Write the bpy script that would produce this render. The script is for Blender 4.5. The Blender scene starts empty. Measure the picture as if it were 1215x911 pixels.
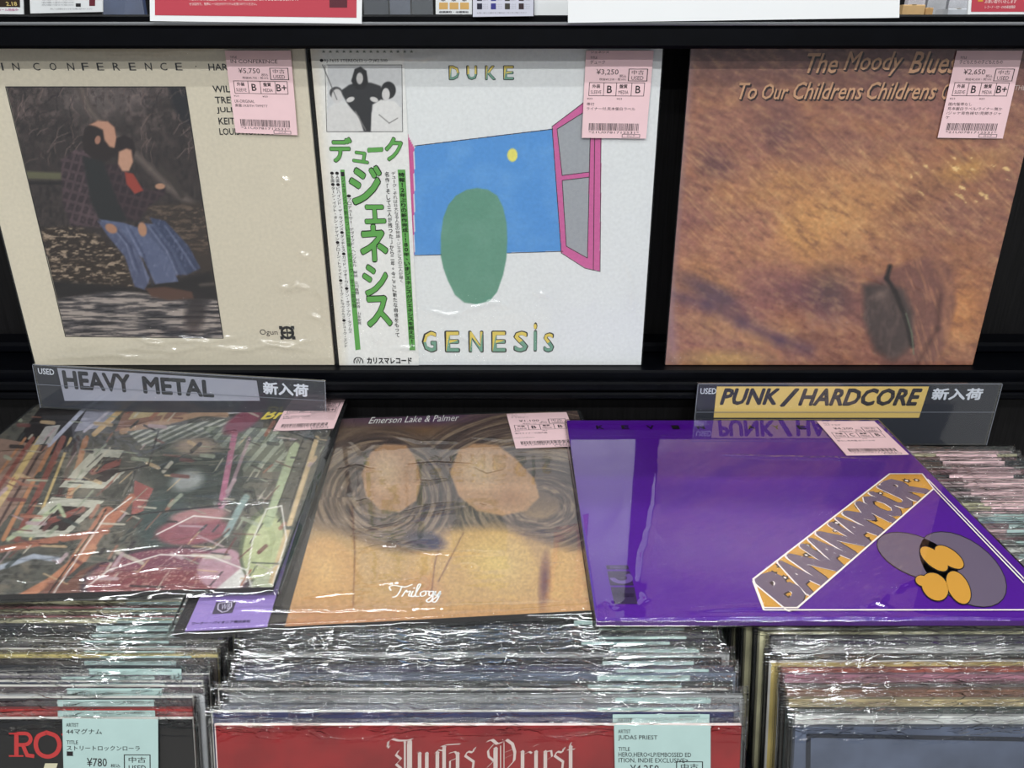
import bpy, math, random
import numpy as np
from mathutils import Vector

# ------------------------------------------------------------------ camera, world, light
SC = bpy.context.scene
COL = SC.collection
H = 1.30                                   # camera height
F = 935.0; TH = math.radians(23.0)         # focal length in px of a 1215 px frame, downward pitch
cam_d = bpy.data.cameras.new('camera'); cam = bpy.data.objects.new('camera', cam_d); COL.objects.link(cam)
cam_d.sensor_width = 36.0; cam_d.lens = F / 1215.0 * 36.0; cam_d.clip_start = 0.02
cam.location = (0, 0, H); cam.rotation_euler = (math.pi / 2 - TH, 0, 0)
SC.camera = cam
SC.view_settings.view_transform = 'Standard'; SC.view_settings.look = 'None'
SC.view_settings.gamma = 1.0; SC.view_settings.use_curve_mapping = False
SC.view_settings.exposure = 0.0
W = bpy.data.worlds.new('world'); SC.world = W; W.use_nodes = True
W.node_tree.nodes['Background'].inputs[0].default_value = (0.86, 0.93, 1.0, 1)
W.node_tree.nodes['Background'].inputs[1].default_value = 0.30

def strip_light(x, y, z, sx, sy, power, rx=0.0):
    d = bpy.data.lights.new('ceiling_lamp', 'AREA'); d.shape = 'RECTANGLE'; d.size = sx; d.size_y = sy
    d.energy = power; d.color = (0.97, 0.99, 1.0)
    o = bpy.data.objects.new('ceiling_lamp', d); o.location = (x, y, z); o.rotation_euler = (rx, 0, 0)
    COL.objects.link(o)
for (x, y, sx, sy, p) in [(-0.9, -1.5, 1.25, 0.06, 38), (0.9, -1.5, 1.25, 0.06, 38), (-0.7, -0.45, 1.25, 0.05, 10), (0.9, -0.45, 1.25, 0.05, 10),
                          (-0.75, 1.25, 1.25, 0.05, 13), (0.85, 1.25, 1.25, 0.05, 13), (-0.1, 2.1, 1.25, 0.05, 14), (0.0, -2.9, 2.4, 0.12, 78)]:
    strip_light(x, y, 2.72, sx, sy, p)

random.seed(7); R = np.random.RandomState(11)

# ------------------------------------------------------------------ geometry of the planes seen in the photograph
def ray(px, py):
    x = (px - 607.5) / F; y = (455.5 - py) / F
    return np.array([x, math.cos(TH) + y * math.sin(TH), y * math.cos(TH) - math.sin(TH)])
CAM = np.array([0, 0, H])
class Board:
    """a plane with a local frame: origin O, unit axes U (right), V (up), N (outward)"""
    def __init__(s, O, U, V):
        s.O = np.array(O, float); s.U = np.array(U, float); s.V = np.array(V, float)
        s.U /= np.linalg.norm(s.U); s.V /= np.linalg.norm(s.V); s.N = np.cross(s.U, s.V)
    def px(s, x, y):
        d = ray(x, y); t = np.dot(s.O - CAM, s.N) / np.dot(d, s.N); p = CAM + d * t - s.O
        return (float(np.dot(p, s.U)), float(np.dot(p, s.V)))
    def pix(s, A, B):
        P = s.O[None, :] + A.reshape(-1, 1) * s.U + B.reshape(-1, 1) * s.V - CAM
        Z = P[:, 1] * math.cos(TH) - P[:, 2] * math.sin(TH); Y = P[:, 1] * math.sin(TH) + P[:, 2] * math.cos(TH)
        return (607.5 + F * P[:, 0] / Z).reshape(A.shape), (455.5 - F * Y / Z).reshape(A.shape)
    def matrix(s):
        from mathutils import Matrix
        return Matrix(((s.U[0], s.V[0], s.N[0], s.O[0]), (s.U[1], s.V[1], s.N[1], s.O[1]),
                       (s.U[2], s.V[2], s.N[2], s.O[2]), (0, 0, 0, 1)))

# ------------------------------------------------------------------ materials
def lin(c):
    c = np.asarray(c, float) / 255.0
    return np.where(c <= 0.04045, c / 12.92, ((c + 0.055) / 1.055) ** 2.4)
MATS = {}
def mat(name, rgb=(128, 128, 128), rough=0.5, spec=0.5, noise=0.0, nscale=40.0, stretch=(1, 1, 1), attr=None,
        coat=0.0, coat_rough=0.05, metallic=0.0, bump=0.0, emit=None):
    if name in MATS: return MATS[name]
    m = bpy.data.materials.new(name); m.use_nodes = True; nt = m.node_tree; b = nt.nodes['Principled BSDF']
    c = tuple(lin(rgb)) + (1,)
    b.inputs['Base Color'].default_value = c; b.inputs['Roughness'].default_value = rough
    b.inputs['Specular IOR Level'].default_value = spec; b.inputs['Metallic'].default_value = metallic
    b.inputs['Coat Weight'].default_value = coat; b.inputs['Coat Roughness'].default_value = coat_rough
    src = None
    if attr:
        a = nt.nodes.new('ShaderNodeAttribute'); a.attribute_name = attr; src = a.outputs['Color']
    if noise > 0 or bump > 0:
        tc = nt.nodes.new('ShaderNodeTexCoord'); mp = nt.nodes.new('ShaderNodeMapping')
        mp.inputs['Scale'].default_value = stretch; nt.links.new(tc.outputs['Object'], mp.inputs['Vector'])
        n = nt.nodes.new('ShaderNodeTexNoise'); n.inputs['Scale'].default_value = nscale; n.inputs['Detail'].default_value = 5
        nt.links.new(mp.outputs['Vector'], n.inputs['Vector'])
        if noise > 0:
            mr = nt.nodes.new('ShaderNodeMapRange'); mr.inputs['From Min'].default_value = 0.3; mr.inputs['From Max'].default_value = 0.7
            mr.inputs['To Min'].default_value = 1 - noise; mr.inputs['To Max'].default_value = 1 + noise
            nt.links.new(n.outputs['Fac'], mr.inputs['Value'])
            mx = nt.nodes.new('ShaderNodeMix'); mx.data_type = 'RGBA'; mx.blend_type = 'MULTIPLY'; mx.inputs['Factor'].default_value = 1
            mx.inputs['A'].default_value = c
            if src: nt.links.new(src, mx.inputs['A'])
            nt.links.new(mr.outputs['Result'], mx.inputs['B']); src = mx.outputs['Result']
        if bump > 0:
            bp = nt.nodes.new('ShaderNodeBump'); bp.inputs['Strength'].default_value = 1; bp.inputs['Distance'].default_value = bump
            nt.links.new(n.outputs['Fac'], bp.inputs['Height']); nt.links.new(bp.outputs['Normal'], b.inputs['Normal'])
    if src: nt.links.new(src, b.inputs['Base Color'])
    MATS[name] = m
    return m
def plastic(name, ior=1.5, rough=0.06, milky=0.03, bump=0.0, nscale=(30, 90, 30), gain=1.8, seed=0.0, ridge=0.0, fade=False):
    """clear polypropylene film: mostly see-through, Fresnel reflection, a little haze"""
    if name in MATS: return MATS[name]
    m = bpy.data.materials.new(name); m.use_nodes = True; nt = m.node_tree; nt.nodes.clear()
    out = nt.nodes.new('ShaderNodeOutputMaterial'); tr = nt.nodes.new('ShaderNodeBsdfTransparent')
    df = nt.nodes.new('ShaderNodeBsdfDiffuse'); df.inputs['Color'].default_value = (0.85, 0.9, 0.92, 1)
    gl = nt.nodes.new('ShaderNodeBsdfGlossy'); gl.inputs['Roughness'].default_value = rough
    fr = nt.nodes.new('ShaderNodeFresnel'); fr.inputs['IOR'].default_value = ior
    mu = nt.nodes.new('ShaderNodeMath'); mu.operation = 'MULTIPLY'; mu.use_clamp = True; mu.inputs[1].default_value = gain
    m1 = nt.nodes.new('ShaderNodeMixShader'); m1.inputs[0].default_value = milky
    m2 = nt.nodes.new('ShaderNodeMixShader')
    L = nt.links.new
    ge = nt.nodes.new('ShaderNodeNewGeometry'); io = nt.nodes.new('ShaderNodeMix')   # the film is a sheet: same reflection from both sides
    io.inputs['A'].default_value = ior; io.inputs['B'].default_value = 1 / ior
    L(ge.outputs['Backfacing'], io.inputs['Factor']); L(io.outputs['Result'], fr.inputs['IOR'])
    L(tr.outputs[0], m1.inputs[1]); L(df.outputs[0], m1.inputs[2]); L(m1.outputs[0], m2.inputs[1]); L(gl.outputs[0], m2.inputs[2])
    L(fr.outputs[0], mu.inputs[0]); L(mu.outputs[0], m2.inputs[0]); L(m2.outputs[0], out.inputs[0])
    if bump > 0:
        tc = nt.nodes.new('ShaderNodeTexCoord'); mp = nt.nodes.new('ShaderNodeMapping'); mp.inputs['Scale'].default_value = nscale
        mp.inputs['Location'].default_value = (seed, seed, seed)
        n = nt.nodes.new('ShaderNodeTexNoise'); n.inputs['Scale'].default_value = 1; n.inputs['Detail'].default_value = 4
        n.inputs['Distortion'].default_value = 0.8
        bp = nt.nodes.new('ShaderNodeBump'); bp.inputs['Strength'].default_value = 1; bp.inputs['Distance'].default_value = bump
        L(tc.outputs['Object'], mp.inputs['Vector']); L(mp.outputs['Vector'], n.inputs['Vector']); 
        if fade:                                           # the loose flap above the jacket is crumpled, the stretched face is smooth
            sp = nt.nodes.new('ShaderNodeSeparateXYZ'); fr_ = nt.nodes.new('ShaderNodeMapRange'); fr_.inputs['From Min'].default_value = 0.303
            fr_.inputs['From Max'].default_value = 0.314; fr_.inputs['To Min'].default_value = 0.012; fr_.inputs['To Max'].default_value = 1.0
            L(tc.outputs['Object'], sp.inputs[0]); L(sp.outputs['Y'], fr_.inputs['Value']); L(fr_.outputs[0], bp.inputs['Strength'])
        if ridge > 0:                                      # thin sharp creases where the noise crosses its middle
            s1 = nt.nodes.new('ShaderNodeMath'); s1.operation = 'SUBTRACT'; s1.inputs[1].default_value = 0.5
            s2 = nt.nodes.new('ShaderNodeMath'); s2.operation = 'ABSOLUTE'
            s3 = nt.nodes.new('ShaderNodeMapRange'); s3.interpolation_type = 'SMOOTHSTEP'; s3.inputs['From Max'].default_value = ridge
            s3.inputs['To Min'].default_value = 1; s3.inputs['To Max'].default_value = 0
            L(n.outputs['Fac'], s1.inputs[0]); L(s1.outputs[0], s2.inputs[0]); L(s2.outputs[0], s3.inputs['Value']); L(s3.outputs[0], bp.inputs['Height'])
        else: L(n.outputs['Fac'], bp.inputs['Height'])
        for q in (gl.inputs['Normal'], fr.inputs['Normal']): L(bp.outputs['Normal'], q)
    MATS[name] = m
    return m
def ink(rgb, rough=0.5): return mat('ink_%02x%02x%02x' % tuple(int(v) for v in rgb), rgb, rough, 0.3)

M_BLACK = mat('black_melamine', (4, 5, 9), 0.42, 0.09, noise=0.25, nscale=60)
M_GRAIN = mat('black_woodgrain', (15, 14, 15), 0.55, 0.2, noise=0.45, nscale=50, stretch=(9, 9, 0.35), bump=0.0003)
M_PAINT = mat('printed_cover', rough=0.45, spec=0.3, attr='Col', noise=0.05, nscale=300)
M_PINK = mat('pink_label_paper', (234, 200, 203), 0.6, 0.3, noise=0.02, nscale=80)
M_MINT = mat('mint_label_paper', (164, 188, 184), 0.6, 0.3, noise=0.03, nscale=80)
M_SLEEVE = plastic('clear_sleeve_film', milky=0.015, rough=0.05, bump=0.00015, nscale=(18, 60, 18), gain=1.5)
M_UPPER = plastic('creased_sleeve_film', milky=0.01, rough=0.13, bump=0.00008, nscale=(18, 60, 18), gain=1.9)
M_FLAT = plastic('smooth_sleeve_film', milky=0.0, rough=0.02, gain=1.9, bump=0.00006, nscale=(9, 9, 9))
M_CRINKLE = plastic('crinkled_sleeve_film', milky=0.004, rough=0.07, bump=0.0016, nscale=(26, 120, 120), gain=1.5, ridge=0.05, fade=True)
M_ACRYL = plastic('clear_acrylic', milky=0.03, rough=0.02, gain=1.7)

# ------------------------------------------------------------------ object helpers
def tag(o, label=None, cat=None, group=None, kind=None):
    if label: o['label'] = label
    if cat: o['category'] = cat
    if group: o['group'] = group
    if kind: o['kind'] = kind
    return o
def thing(name, label, cat, matrix=None, loc=None, group=None):
    o = bpy.data.objects.new(name, None); COL.objects.link(o); o.empty_display_size = 0.02
    if matrix is not None: o.matrix_world = matrix
    if loc is not None: o.location = loc
    return tag(o, label, cat, group)
def mesh_obj(name, verts, faces, mats, parent=None, fmat=None, smooth=False):
    me = bpy.data.meshes.new(name); me.from_pydata([tuple(map(float, v)) for v in verts], [], faces)
    for m in (mats if isinstance(mats, (list, tuple)) else [mats]): me.materials.append(m)
    if fmat is not None: me.polygons.foreach_set('material_index', fmat)
    if smooth: me.polygons.foreach_set('use_smooth', [True] * len(me.polygons))
    me.update()
    o = bpy.data.objects.new(name, me); COL.objects.link(o)
    if parent: o.parent = parent
    return o
class MB:
    def __init__(s): s.v = []; s.f = []; s.m = []; s.mats = []
    def mi(s, m):
        if m not in s.mats: s.mats.append(m)
        return s.mats.index(m)
    def add(s, v, f, m):
        k = len(s.v); i = s.mi(m); s.v += v; s.f += [tuple(q + k for q in t) for t in f]; s.m += [i] * len(f)
    def box(s, x0, x1, y0, y1, z0, z1, m, c=0.0):
        if c <= 0:
            s.add([(x0, y0, z0), (x1, y0, z0), (x1, y1, z0), (x0, y1, z0), (x0, y0, z1), (x1, y0, z1), (x1, y1, z1), (x0, y1, z1)],
                  [(0, 3, 2, 1), (4, 5, 6, 7), (0, 1, 5, 4), (1, 2, 6, 5), (2, 3, 7, 6), (3, 0, 4, 7)], m)
        else:                                             # chamfered long edges around x
            pr = [(y0 + c, z0), (y1 - c, z0), (y1, z0 + c), (y1, z1 - c), (y1 - c, z1), (y0 + c, z1), (y0, z1 - c), (y0, z0 + c)]
            v = [(x0, a, b) for a, b in pr] + [(x1, a, b) for a, b in pr]
            f = [(i, (i + 1) % 8, 8 + (i + 1) % 8, 8 + i) for i in range(8)]
            s.add(v, [t[::-1] for t in f] + [tuple(range(8)), tuple(range(15, 7, -1))], m)
    def quad(s, p, m): s.add(list(p), [(0, 1, 2, 3)], m)
    def build(s, name, parent=None, smooth=False):
        return mesh_obj(name, s.v, s.f, s.mats, parent, s.m, smooth)

# text -> flat triangles, normalised to its bounding box
_tc = {}
def glyphs(txt, bold=0.0, shear=0.0):
    if bold > 0.012:                                       # bold: shifted copies of the same outline
        k = (txt, bold, shear)
        if k not in _tc:
            v0, f0, sz = glyphs(txt, 0.0, shear); v0 = v0 * sz; d = min(bold, .09) * .8; V_ = []; F_ = []
            for dx, dy in ((-1, 0), (1, 0), (0, 1), (0, -1), (.7, .7), (-.7, .7), (.7, -.7), (-.7, -.7)):
                F_ += [tuple(i + len(V_) for i in t) for t in f0]; V_ += [(a + dx * d, b + dy * d) for a, b in v0]
            V_ = np.array(V_); lo = V_.min(0); sz = V_.max(0) - lo; _tc[k] = ((V_ - lo) / np.maximum(sz, 1e-6), F_, sz)
        return _tc[k]
    bold = 0.0; k = (txt, bold, shear)
    if k in _tc: return _tc[k]
    cu = bpy.data.curves.new('t', 'FONT'); cu.body = txt; cu.offset = bold; cu.shear = shear; cu.resolution_u = 2; cu.fill_mode = 'FRONT'
    o = bpy.data.objects.new('t', cu); COL.objects.link(o); bpy.context.view_layer.update()
    me = bpy.data.meshes.new_from_object(o.evaluated_get(bpy.context.evaluated_depsgraph_get()))
    v = np.array([(q.co.x, q.co.y) for q in me.vertices]) if len(me.vertices) else np.zeros((1, 2))
    f = [tuple(p.vertices) for p in me.polygons]
    bpy.data.objects.remove(o); bpy.data.curves.remove(cu); bpy.data.meshes.remove(me)
    lo = v.min(0); hi = v.max(0); _tc[k] = ((v - lo) / np.maximum(hi - lo, 1e-6), f, hi - lo)
    return _tc[k]
def quadmap(c):                                            # c: TL, TR, BR, BL local corners; (s right, t down)
    c = [np.array(q, float) for q in c]
    return lambda s, t: (c[0] * (1 - s) + c[1] * s) * (1 - t) + (c[3] * (1 - s) + c[2] * s) * t
class Print:
    """flat print on a board, collected into one mesh"""
    def __init__(s, board, n=0.0003): s.b = board; s.mb = MB(); s.n = n
    def L(s, *pts): return [s.b.px(*p) for p in pts]
    def text(s, fm, txt, u0, v0, u1, v1, m, bold=0.0, shear=0.0, dn=0.0):
        g, f, _ = glyphs(txt, bold, shear)
        if not f: return
        c_ = max(1, len(g) // 8) if bold > 0.012 else len(g)
        s.mb.add([(*fm(u0 + (u1 - u0) * a, v1 + (v0 - v1) * b), s.n + dn + 1.2e-5 * (i // c_)) for i, (a, b) in enumerate(g)], f, m)
    def rect(s, fm, u0, v0, u1, v1, m, dn=0.0):
        s.mb.add([(*fm(a, b), s.n + dn) for a, b in ((u0, v1), (u1, v1), (u1, v0), (u0, v0))], [(0, 1, 2, 3)], m)
    def frame(s, fm, u0, v0, u1, v1, m, w, h, dn=0.0):
        s.rect(fm, u0, v0, u1, v0 + h, m, dn); s.rect(fm, u0, v1 - h, u1, v1, m, dn)
        s.rect(fm, u0, v0 + h, u0 + w, v1 - h, m, dn); s.rect(fm, u1 - w, v0 + h, u1, v1 - h, m, dn)
    def poly(s, pts, m, dn=0.0, local=False):              # convex or simple polygon from pixels
        P = pts if local else s.L(*pts)
        s.mb.add([(a, b, s.n + dn) for a, b in P], [tuple(range(len(P)))[::-1]] if area2(P) < 0 else [tuple(range(len(P)))], m)
    def stroke(s, pts, w, m, dn=0.0):                      # w in metres, pts in pixels
        P = [np.array(q) for q in s.L(*pts)]
        for i in range(len(P) - 1):
            d = P[i + 1] - P[i]; l = np.linalg.norm(d)
            if l < 1e-7: continue
            d /= l; n = np.array([-d[1], d[0]]) * w / 2; e = d * w * 0.3
            q = [P[i] - e - n, P[i + 1] + e - n, P[i + 1] + e + n, P[i] - e + n]
            s.mb.add([(*a, s.n + dn + 0.00001 * (i % 3)) for a in q], [(0, 1, 2, 3)], m)
    def nib(s, pts, nx, ny, m, dn=0.0):                    # broad pen, pixel space nib vector
        for i in range(len(pts) - 1):
            (x0, y0), (x1, y1) = pts[i], pts[i + 1]
            P = s.L((x0 - nx, y0 - ny), (x1 - nx, y1 - ny), (x1 + nx, y1 + ny), (x0 + nx, y0 + ny))
            if area2(P) < 0: P = P[::-1]
            s.mb.add([(*a, s.n + dn + 0.00001 * (i % 3)) for a in P], [(0, 1, 2, 3)], m)
    def line(s, txt, pl, pr, h, m, bold=0.0, shear=0.0, dn=0.0):   # baseline left px, baseline right px, height px
        q = [(pl[0], pl[1] - h), (pr[0], pr[1] - h), pr, pl]
        a, b, c, d = [np.array(k) for k in s.L(*q)]
        up = a - d; e = (c - d) / np.linalg.norm(c - d); n = np.array([-e[1], e[0]]); hh = n * np.dot(up, n)
        s.text(quadmap([d + hh, c + hh, c, d]), txt, 0, 0, 1, 1, m, bold, shear, dn)
    def vertical(s, txt, pt, pb, w, m, bold=0.0, dn=0.0):  # characters stacked from pt down to pb, w px wide
        n = len(txt); a, b = [np.array(k) for k in s.L(pt, pb)]
        wl = abs(s.b.px(pt[0] + w, pt[1])[0] - a[0]); d = (b - a) / n; e = np.array([d[1], -d[0]]) / np.linalg.norm(d)
        if e[0] < 0: e = -e
        for i, ch in enumerate(txt):
            if ch == ' ': continue
            g, f, sz = glyphs(ch, bold)
            sy = min(1.0, max(0.15, sz[1] / 0.78)) * 0.86; sx = min(1.0, max(0.12, sz[0] / 0.78))
            if ch in 'ー―': sx, sy = 0.16, 0.8
            c = a + d * (i + 0.5)
            s.text(quadmap([c - e * wl * sx / 2 - d * sy / 2, c + e * wl * sx / 2 - d * sy / 2,
                            c + e * wl * sx / 2 + d * sy / 2, c - e * wl * sx / 2 + d * sy / 2]), ch, 0, 0, 1, 1, m, bold, 0, dn)
    def build(s, name, parent): return s.mb.build(name, parent) if s.mb.f else None
def area2(P): return sum(P[i][0] * P[(i + 1) % len(P)][1] - P[(i + 1) % len(P)][0] * P[i][1] for i in range(len(P)))

# ------------------------------------------------------------------ painted covers (flat print as colour attribute)
def vnoise(x, y, seed=0):
    r = np.random.RandomState(seed).rand(64, 64)
    xi = np.floor(x).astype(int); yi = np.floor(y).astype(int); fx = x - xi; fy = y - yi
    fx = fx * fx * (3 - 2 * fx); fy = fy * fy * (3 - 2 * fy)
    g = lambda a, b: r[a % 64, b % 64]
    return (g(xi, yi) * (1 - fx) + g(xi + 1, yi) * fx) * (1 - fy) + (g(xi, yi + 1) * (1 - fx) + g(xi + 1, yi + 1) * fx) * fy
def fbm(x, y, seed=0, o=5):
    s = 0; a = 0.5; t = 0
    for i in range(o): s = s + a * vnoise(x * 2 ** i, y * 2 ** i, seed + i); t += a; a *= 0.55
    return s / t
class Canvas:
    def __init__(s, board, w, h, n, base):
        s.w, s.h, s.n = w, h, n; s.m = max(2, int(n * h / w))
        a = np.linspace(0, w, n); b = np.linspace(0, h, s.m); s.A, s.B = np.meshgrid(a, b)
        s.X, s.Y = board.pix(s.A, s.B); s.C = np.ones(s.A.shape + (3,)) * np.array(base, float)
    def put(s, k, c):
        k = np.clip(k, 0, 1)[..., None]; s.C = s.C * (1 - k) + np.asarray(c, float) * k
    def poly(s, pts, c, soft=0.0):
        ins = np.zeros(s.X.shape, bool); n = len(pts); dist = np.full(s.X.shape, 1e9)
        for i in range(n):
            (x0, y0), (x1, y1) = pts[i], pts[(i + 1) % n]
            if y0 != y1:
                cnd = ((y0 > s.Y) != (y1 > s.Y)) & (s.X < (x1 - x0) * (s.Y - y0) / (y1 - y0) + x0); ins ^= cnd
            if soft > 0:
                dx, dy = x1 - x0, y1 - y0; t = np.clip(((s.X - x0) * dx + (s.Y - y0) * dy) / (dx * dx + dy * dy + 1e-9), 0, 1)
                dist = np.minimum(dist, np.hypot(s.X - x0 - t * dx, s.Y - y0 - t * dy))
        k = ins.astype(float) if soft <= 0 else np.clip(0.5 + np.where(ins, dist, -dist) / soft, 0, 1)
        s.put(k, c); return k
    def ell(s, cx, cy, rx, ry, c, rot=0, soft=0.1, k=1.0):
        t = math.radians(rot); dx = s.X - cx; dy = s.Y - cy
        u = (dx * math.cos(t) + dy * math.sin(t)) / rx; v = (-dx * math.sin(t) + dy * math.cos(t)) / ry
        q = np.clip((1 - np.hypot(u, v)) / soft, 0, 1) * k; s.put(q, c); return q
    def seg(s, pts, w, c, soft=1.0, k=1.0):
        r = w / 2 + soft
        for i in range(len(pts) - 1):
            (x0, y0), (x1, y1) = pts[i], pts[i + 1]; dx, dy = x1 - x0, y1 - y0
            q = (s.X > min(x0, x1) - r) & (s.X < max(x0, x1) + r) & (s.Y > min(y0, y1) - r) & (s.Y < max(y0, y1) + r)
            X, Y = s.X[q], s.Y[q]
            if not len(X): continue
            t = np.clip(((X - x0) * dx + (Y - y0) * dy) / (dx * dx + dy * dy + 1e-9), 0, 1)
            kk = (np.clip((w / 2 - np.hypot(X - x0 - t * dx, Y - y0 - t * dy)) / soft + 0.5, 0, 1) * k)[:, None]
            s.C[q] = s.C[q] * (1 - kk) + np.asarray(c, float) * kk
    def mul(s, f, amt): s.C = s.C * (1 + amt * (f - 0.5) * 2)[..., None]
    def build(s, name, parent, n=0.0001):
        N, Mr = s.n, s.m; v = np.stack([s.A, s.B, np.full_like(s.A, n)], -1).reshape(-1, 3)
        i = np.arange((Mr - 1) * (N - 1)); r = i // (N - 1); c = i % (N - 1); q = r * N + c
        f = np.stack([q, q + 1, q + N + 1, q + N], -1).ravel()
        me = bpy.data.meshes.new(name); me.vertices.add(len(v)); me.vertices.foreach_set('co', v.ravel())
        me.loops.add(len(f)); me.loops.foreach_set('vertex_index', f.astype(np.int32))
        me.polygons.add(len(i)); me.polygons.foreach_set('loop_start', (np.arange(len(i)) * 4).astype(np.int32))
        me.update(calc_edges=True); me.materials.append(M_PAINT)
        ca = me.color_attributes.new('Col', 'FLOAT_COLOR', 'POINT')
        d = np.ones((len(v), 4)); d[:, :3] = lin(np.clip(s.C, 0, 255)).reshape(-1, 3); ca.data.foreach_set('color', d.ravel().astype(np.float32))
        o = bpy.data.objects.new(name, me); COL.objects.link(o); o.parent = parent; return o

LP = 0.314
def jacket(parent, w, h, t, m_edge, m_back=None):
    """a cardboard jacket: slab with rounded spine on the left and an open mouth on the right"""
    mb = MB(); m_back = m_back or m_edge
    ys = [0, h]
    pr = []                                                 # profile in (x, n): front, mouth, back, spine
    pr += [(0.0012, 0), (w - 0.0004, 0), (w, -0.0004), (w, -t * 0.35), (w - 0.0025, -t * 0.5), (w, -t * 0.65), (w, -t + 0.0004), (w - 0.0004, -t),
           (0.0012, -t), (0.0003, -t * 0.8), (0, -t * 0.5), (0.0003, -t * 0.2)]
    k = len(pr)
    v = [(x, 0, n) for x, n in pr] + [(x, h, n) for x, n in pr]
    f = [(i, k + i, k + (i + 1) % k, (i + 1) % k)[::-1] for i in range(k)] + [tuple(range(k))[::-1], tuple(range(k, 2 * k))]
    mb.add(v, f, m_edge); return mb.build('jacket', parent)
def film(parent, w, h, t, m, fold, seed, over=0.006, n=220, name='plastic_sleeve', n0=0.0009, amp=0.0006, sx=9.0, sy=45.0, edge=1.0, creases=(), board=None, cw=0.0022, chh=0.0011):
    """polypropylene outer sleeve: creased front sheet, rolled edges and a back sheet"""
    x = np.linspace(-over, w + over, n); y = np.linspace(-over, h + over, n); X, Y = np.meshgrid(x, y)
    q = fbm(X * sx + 7, Y * sy + 3, seed, 4); rdg = (1 - np.abs(q - 0.5) * 4).clip(0, 1) ** 3
    q2 = fbm(X * sy * 0.6 + 1, Y * sx * 1.6 + 9, seed + 20, 3); rd2 = (1 - np.abs(q2 - 0.5) * 5).clip(0, 1) ** 3
    ed = np.exp(-np.minimum(np.minimum(X + over, w + over - X), np.minimum(Y + over, h + over - Y)) / 0.03)
    Z = n0 + amp * (rdg + 0.5 * rd2 * ed * 2 + 0.9 * q) * (fold + edge * ed)
    wob = (fbm(X * 60, Y * 60, seed + 40, 3) - .5) * .004; wob2 = (fbm(X * 60 + 9, Y * 60, seed + 41, 3) - .5) * .004
    for cr in creases:
        P_ = [board.px(*c_) for c_ in cr]; dd = np.full(X.shape, 1e3); ff = np.zeros(X.shape); m_ = len(P_) - 1
        for i in range(m_):
            (x0, y0), (x1, y1) = P_[i], P_[i + 1]; dx, dy = x1 - x0, y1 - y0
            tt = np.clip(((X + wob - x0) * dx + (Y + wob2 - y0) * dy) / (dx * dx + dy * dy + 1e-12), 0, 1)
            d_ = np.hypot(X + wob - x0 - tt * dx, Y + wob2 - y0 - tt * dy); g_m = d_ < dd; dd = np.where(g_m, d_, dd); ff = np.where(g_m, (i + tt) / m_, ff)
        Z = Z + chh * np.exp(-(dd / cw) ** 2) * np.sin(np.pi * np.clip(ff, .04, .96)) ** .5
    b = np.minimum(np.minimum(X + over, w + over - X), np.minimum(Y + over, h + over - Y)); roll = np.clip(1 - b / over, 0, 1)
    Z = Z * (1 - roll) - t * 0.5 * roll ** 1.5
    v = np.stack([X, Y, Z], -1).reshape(-1, 3)
    f = [(r * n + c, r * n + c + 1, (r + 1) * n + c + 1, (r + 1) * n + c) for r in range(n - 1) for c in range(n - 1)]
    k = len(v); ring = [c for c in range(n)] + [r * n + n - 1 for r in range(1, n)] + [(n - 1) * n + c for c in range(n - 2, -1, -1)] + [r * n for r in range(n - 2, 0, -1)]
    bk = [(-over * .5, -over * .5, -t - 0.0006), (w + over * .5, -over * .5, -t - 0.0006), (w + over * .5, h + over * .5, -t - 0.0006), (-over * .5, h + over * .5, -t - 0.0006)]
    v = list(map(tuple, v)) + bk
    f += [(k + 3, k + 2, k + 1, k), (0, k, k + 1, n - 1), (n - 1, k + 1, k + 2, n * n - 1), (n * n - 1, k + 2, k + 3, (n - 1) * n), ((n - 1) * n, k + 3, k, 0)]
    return mesh_obj(name, v, f, m, parent, smooth=True)

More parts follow.
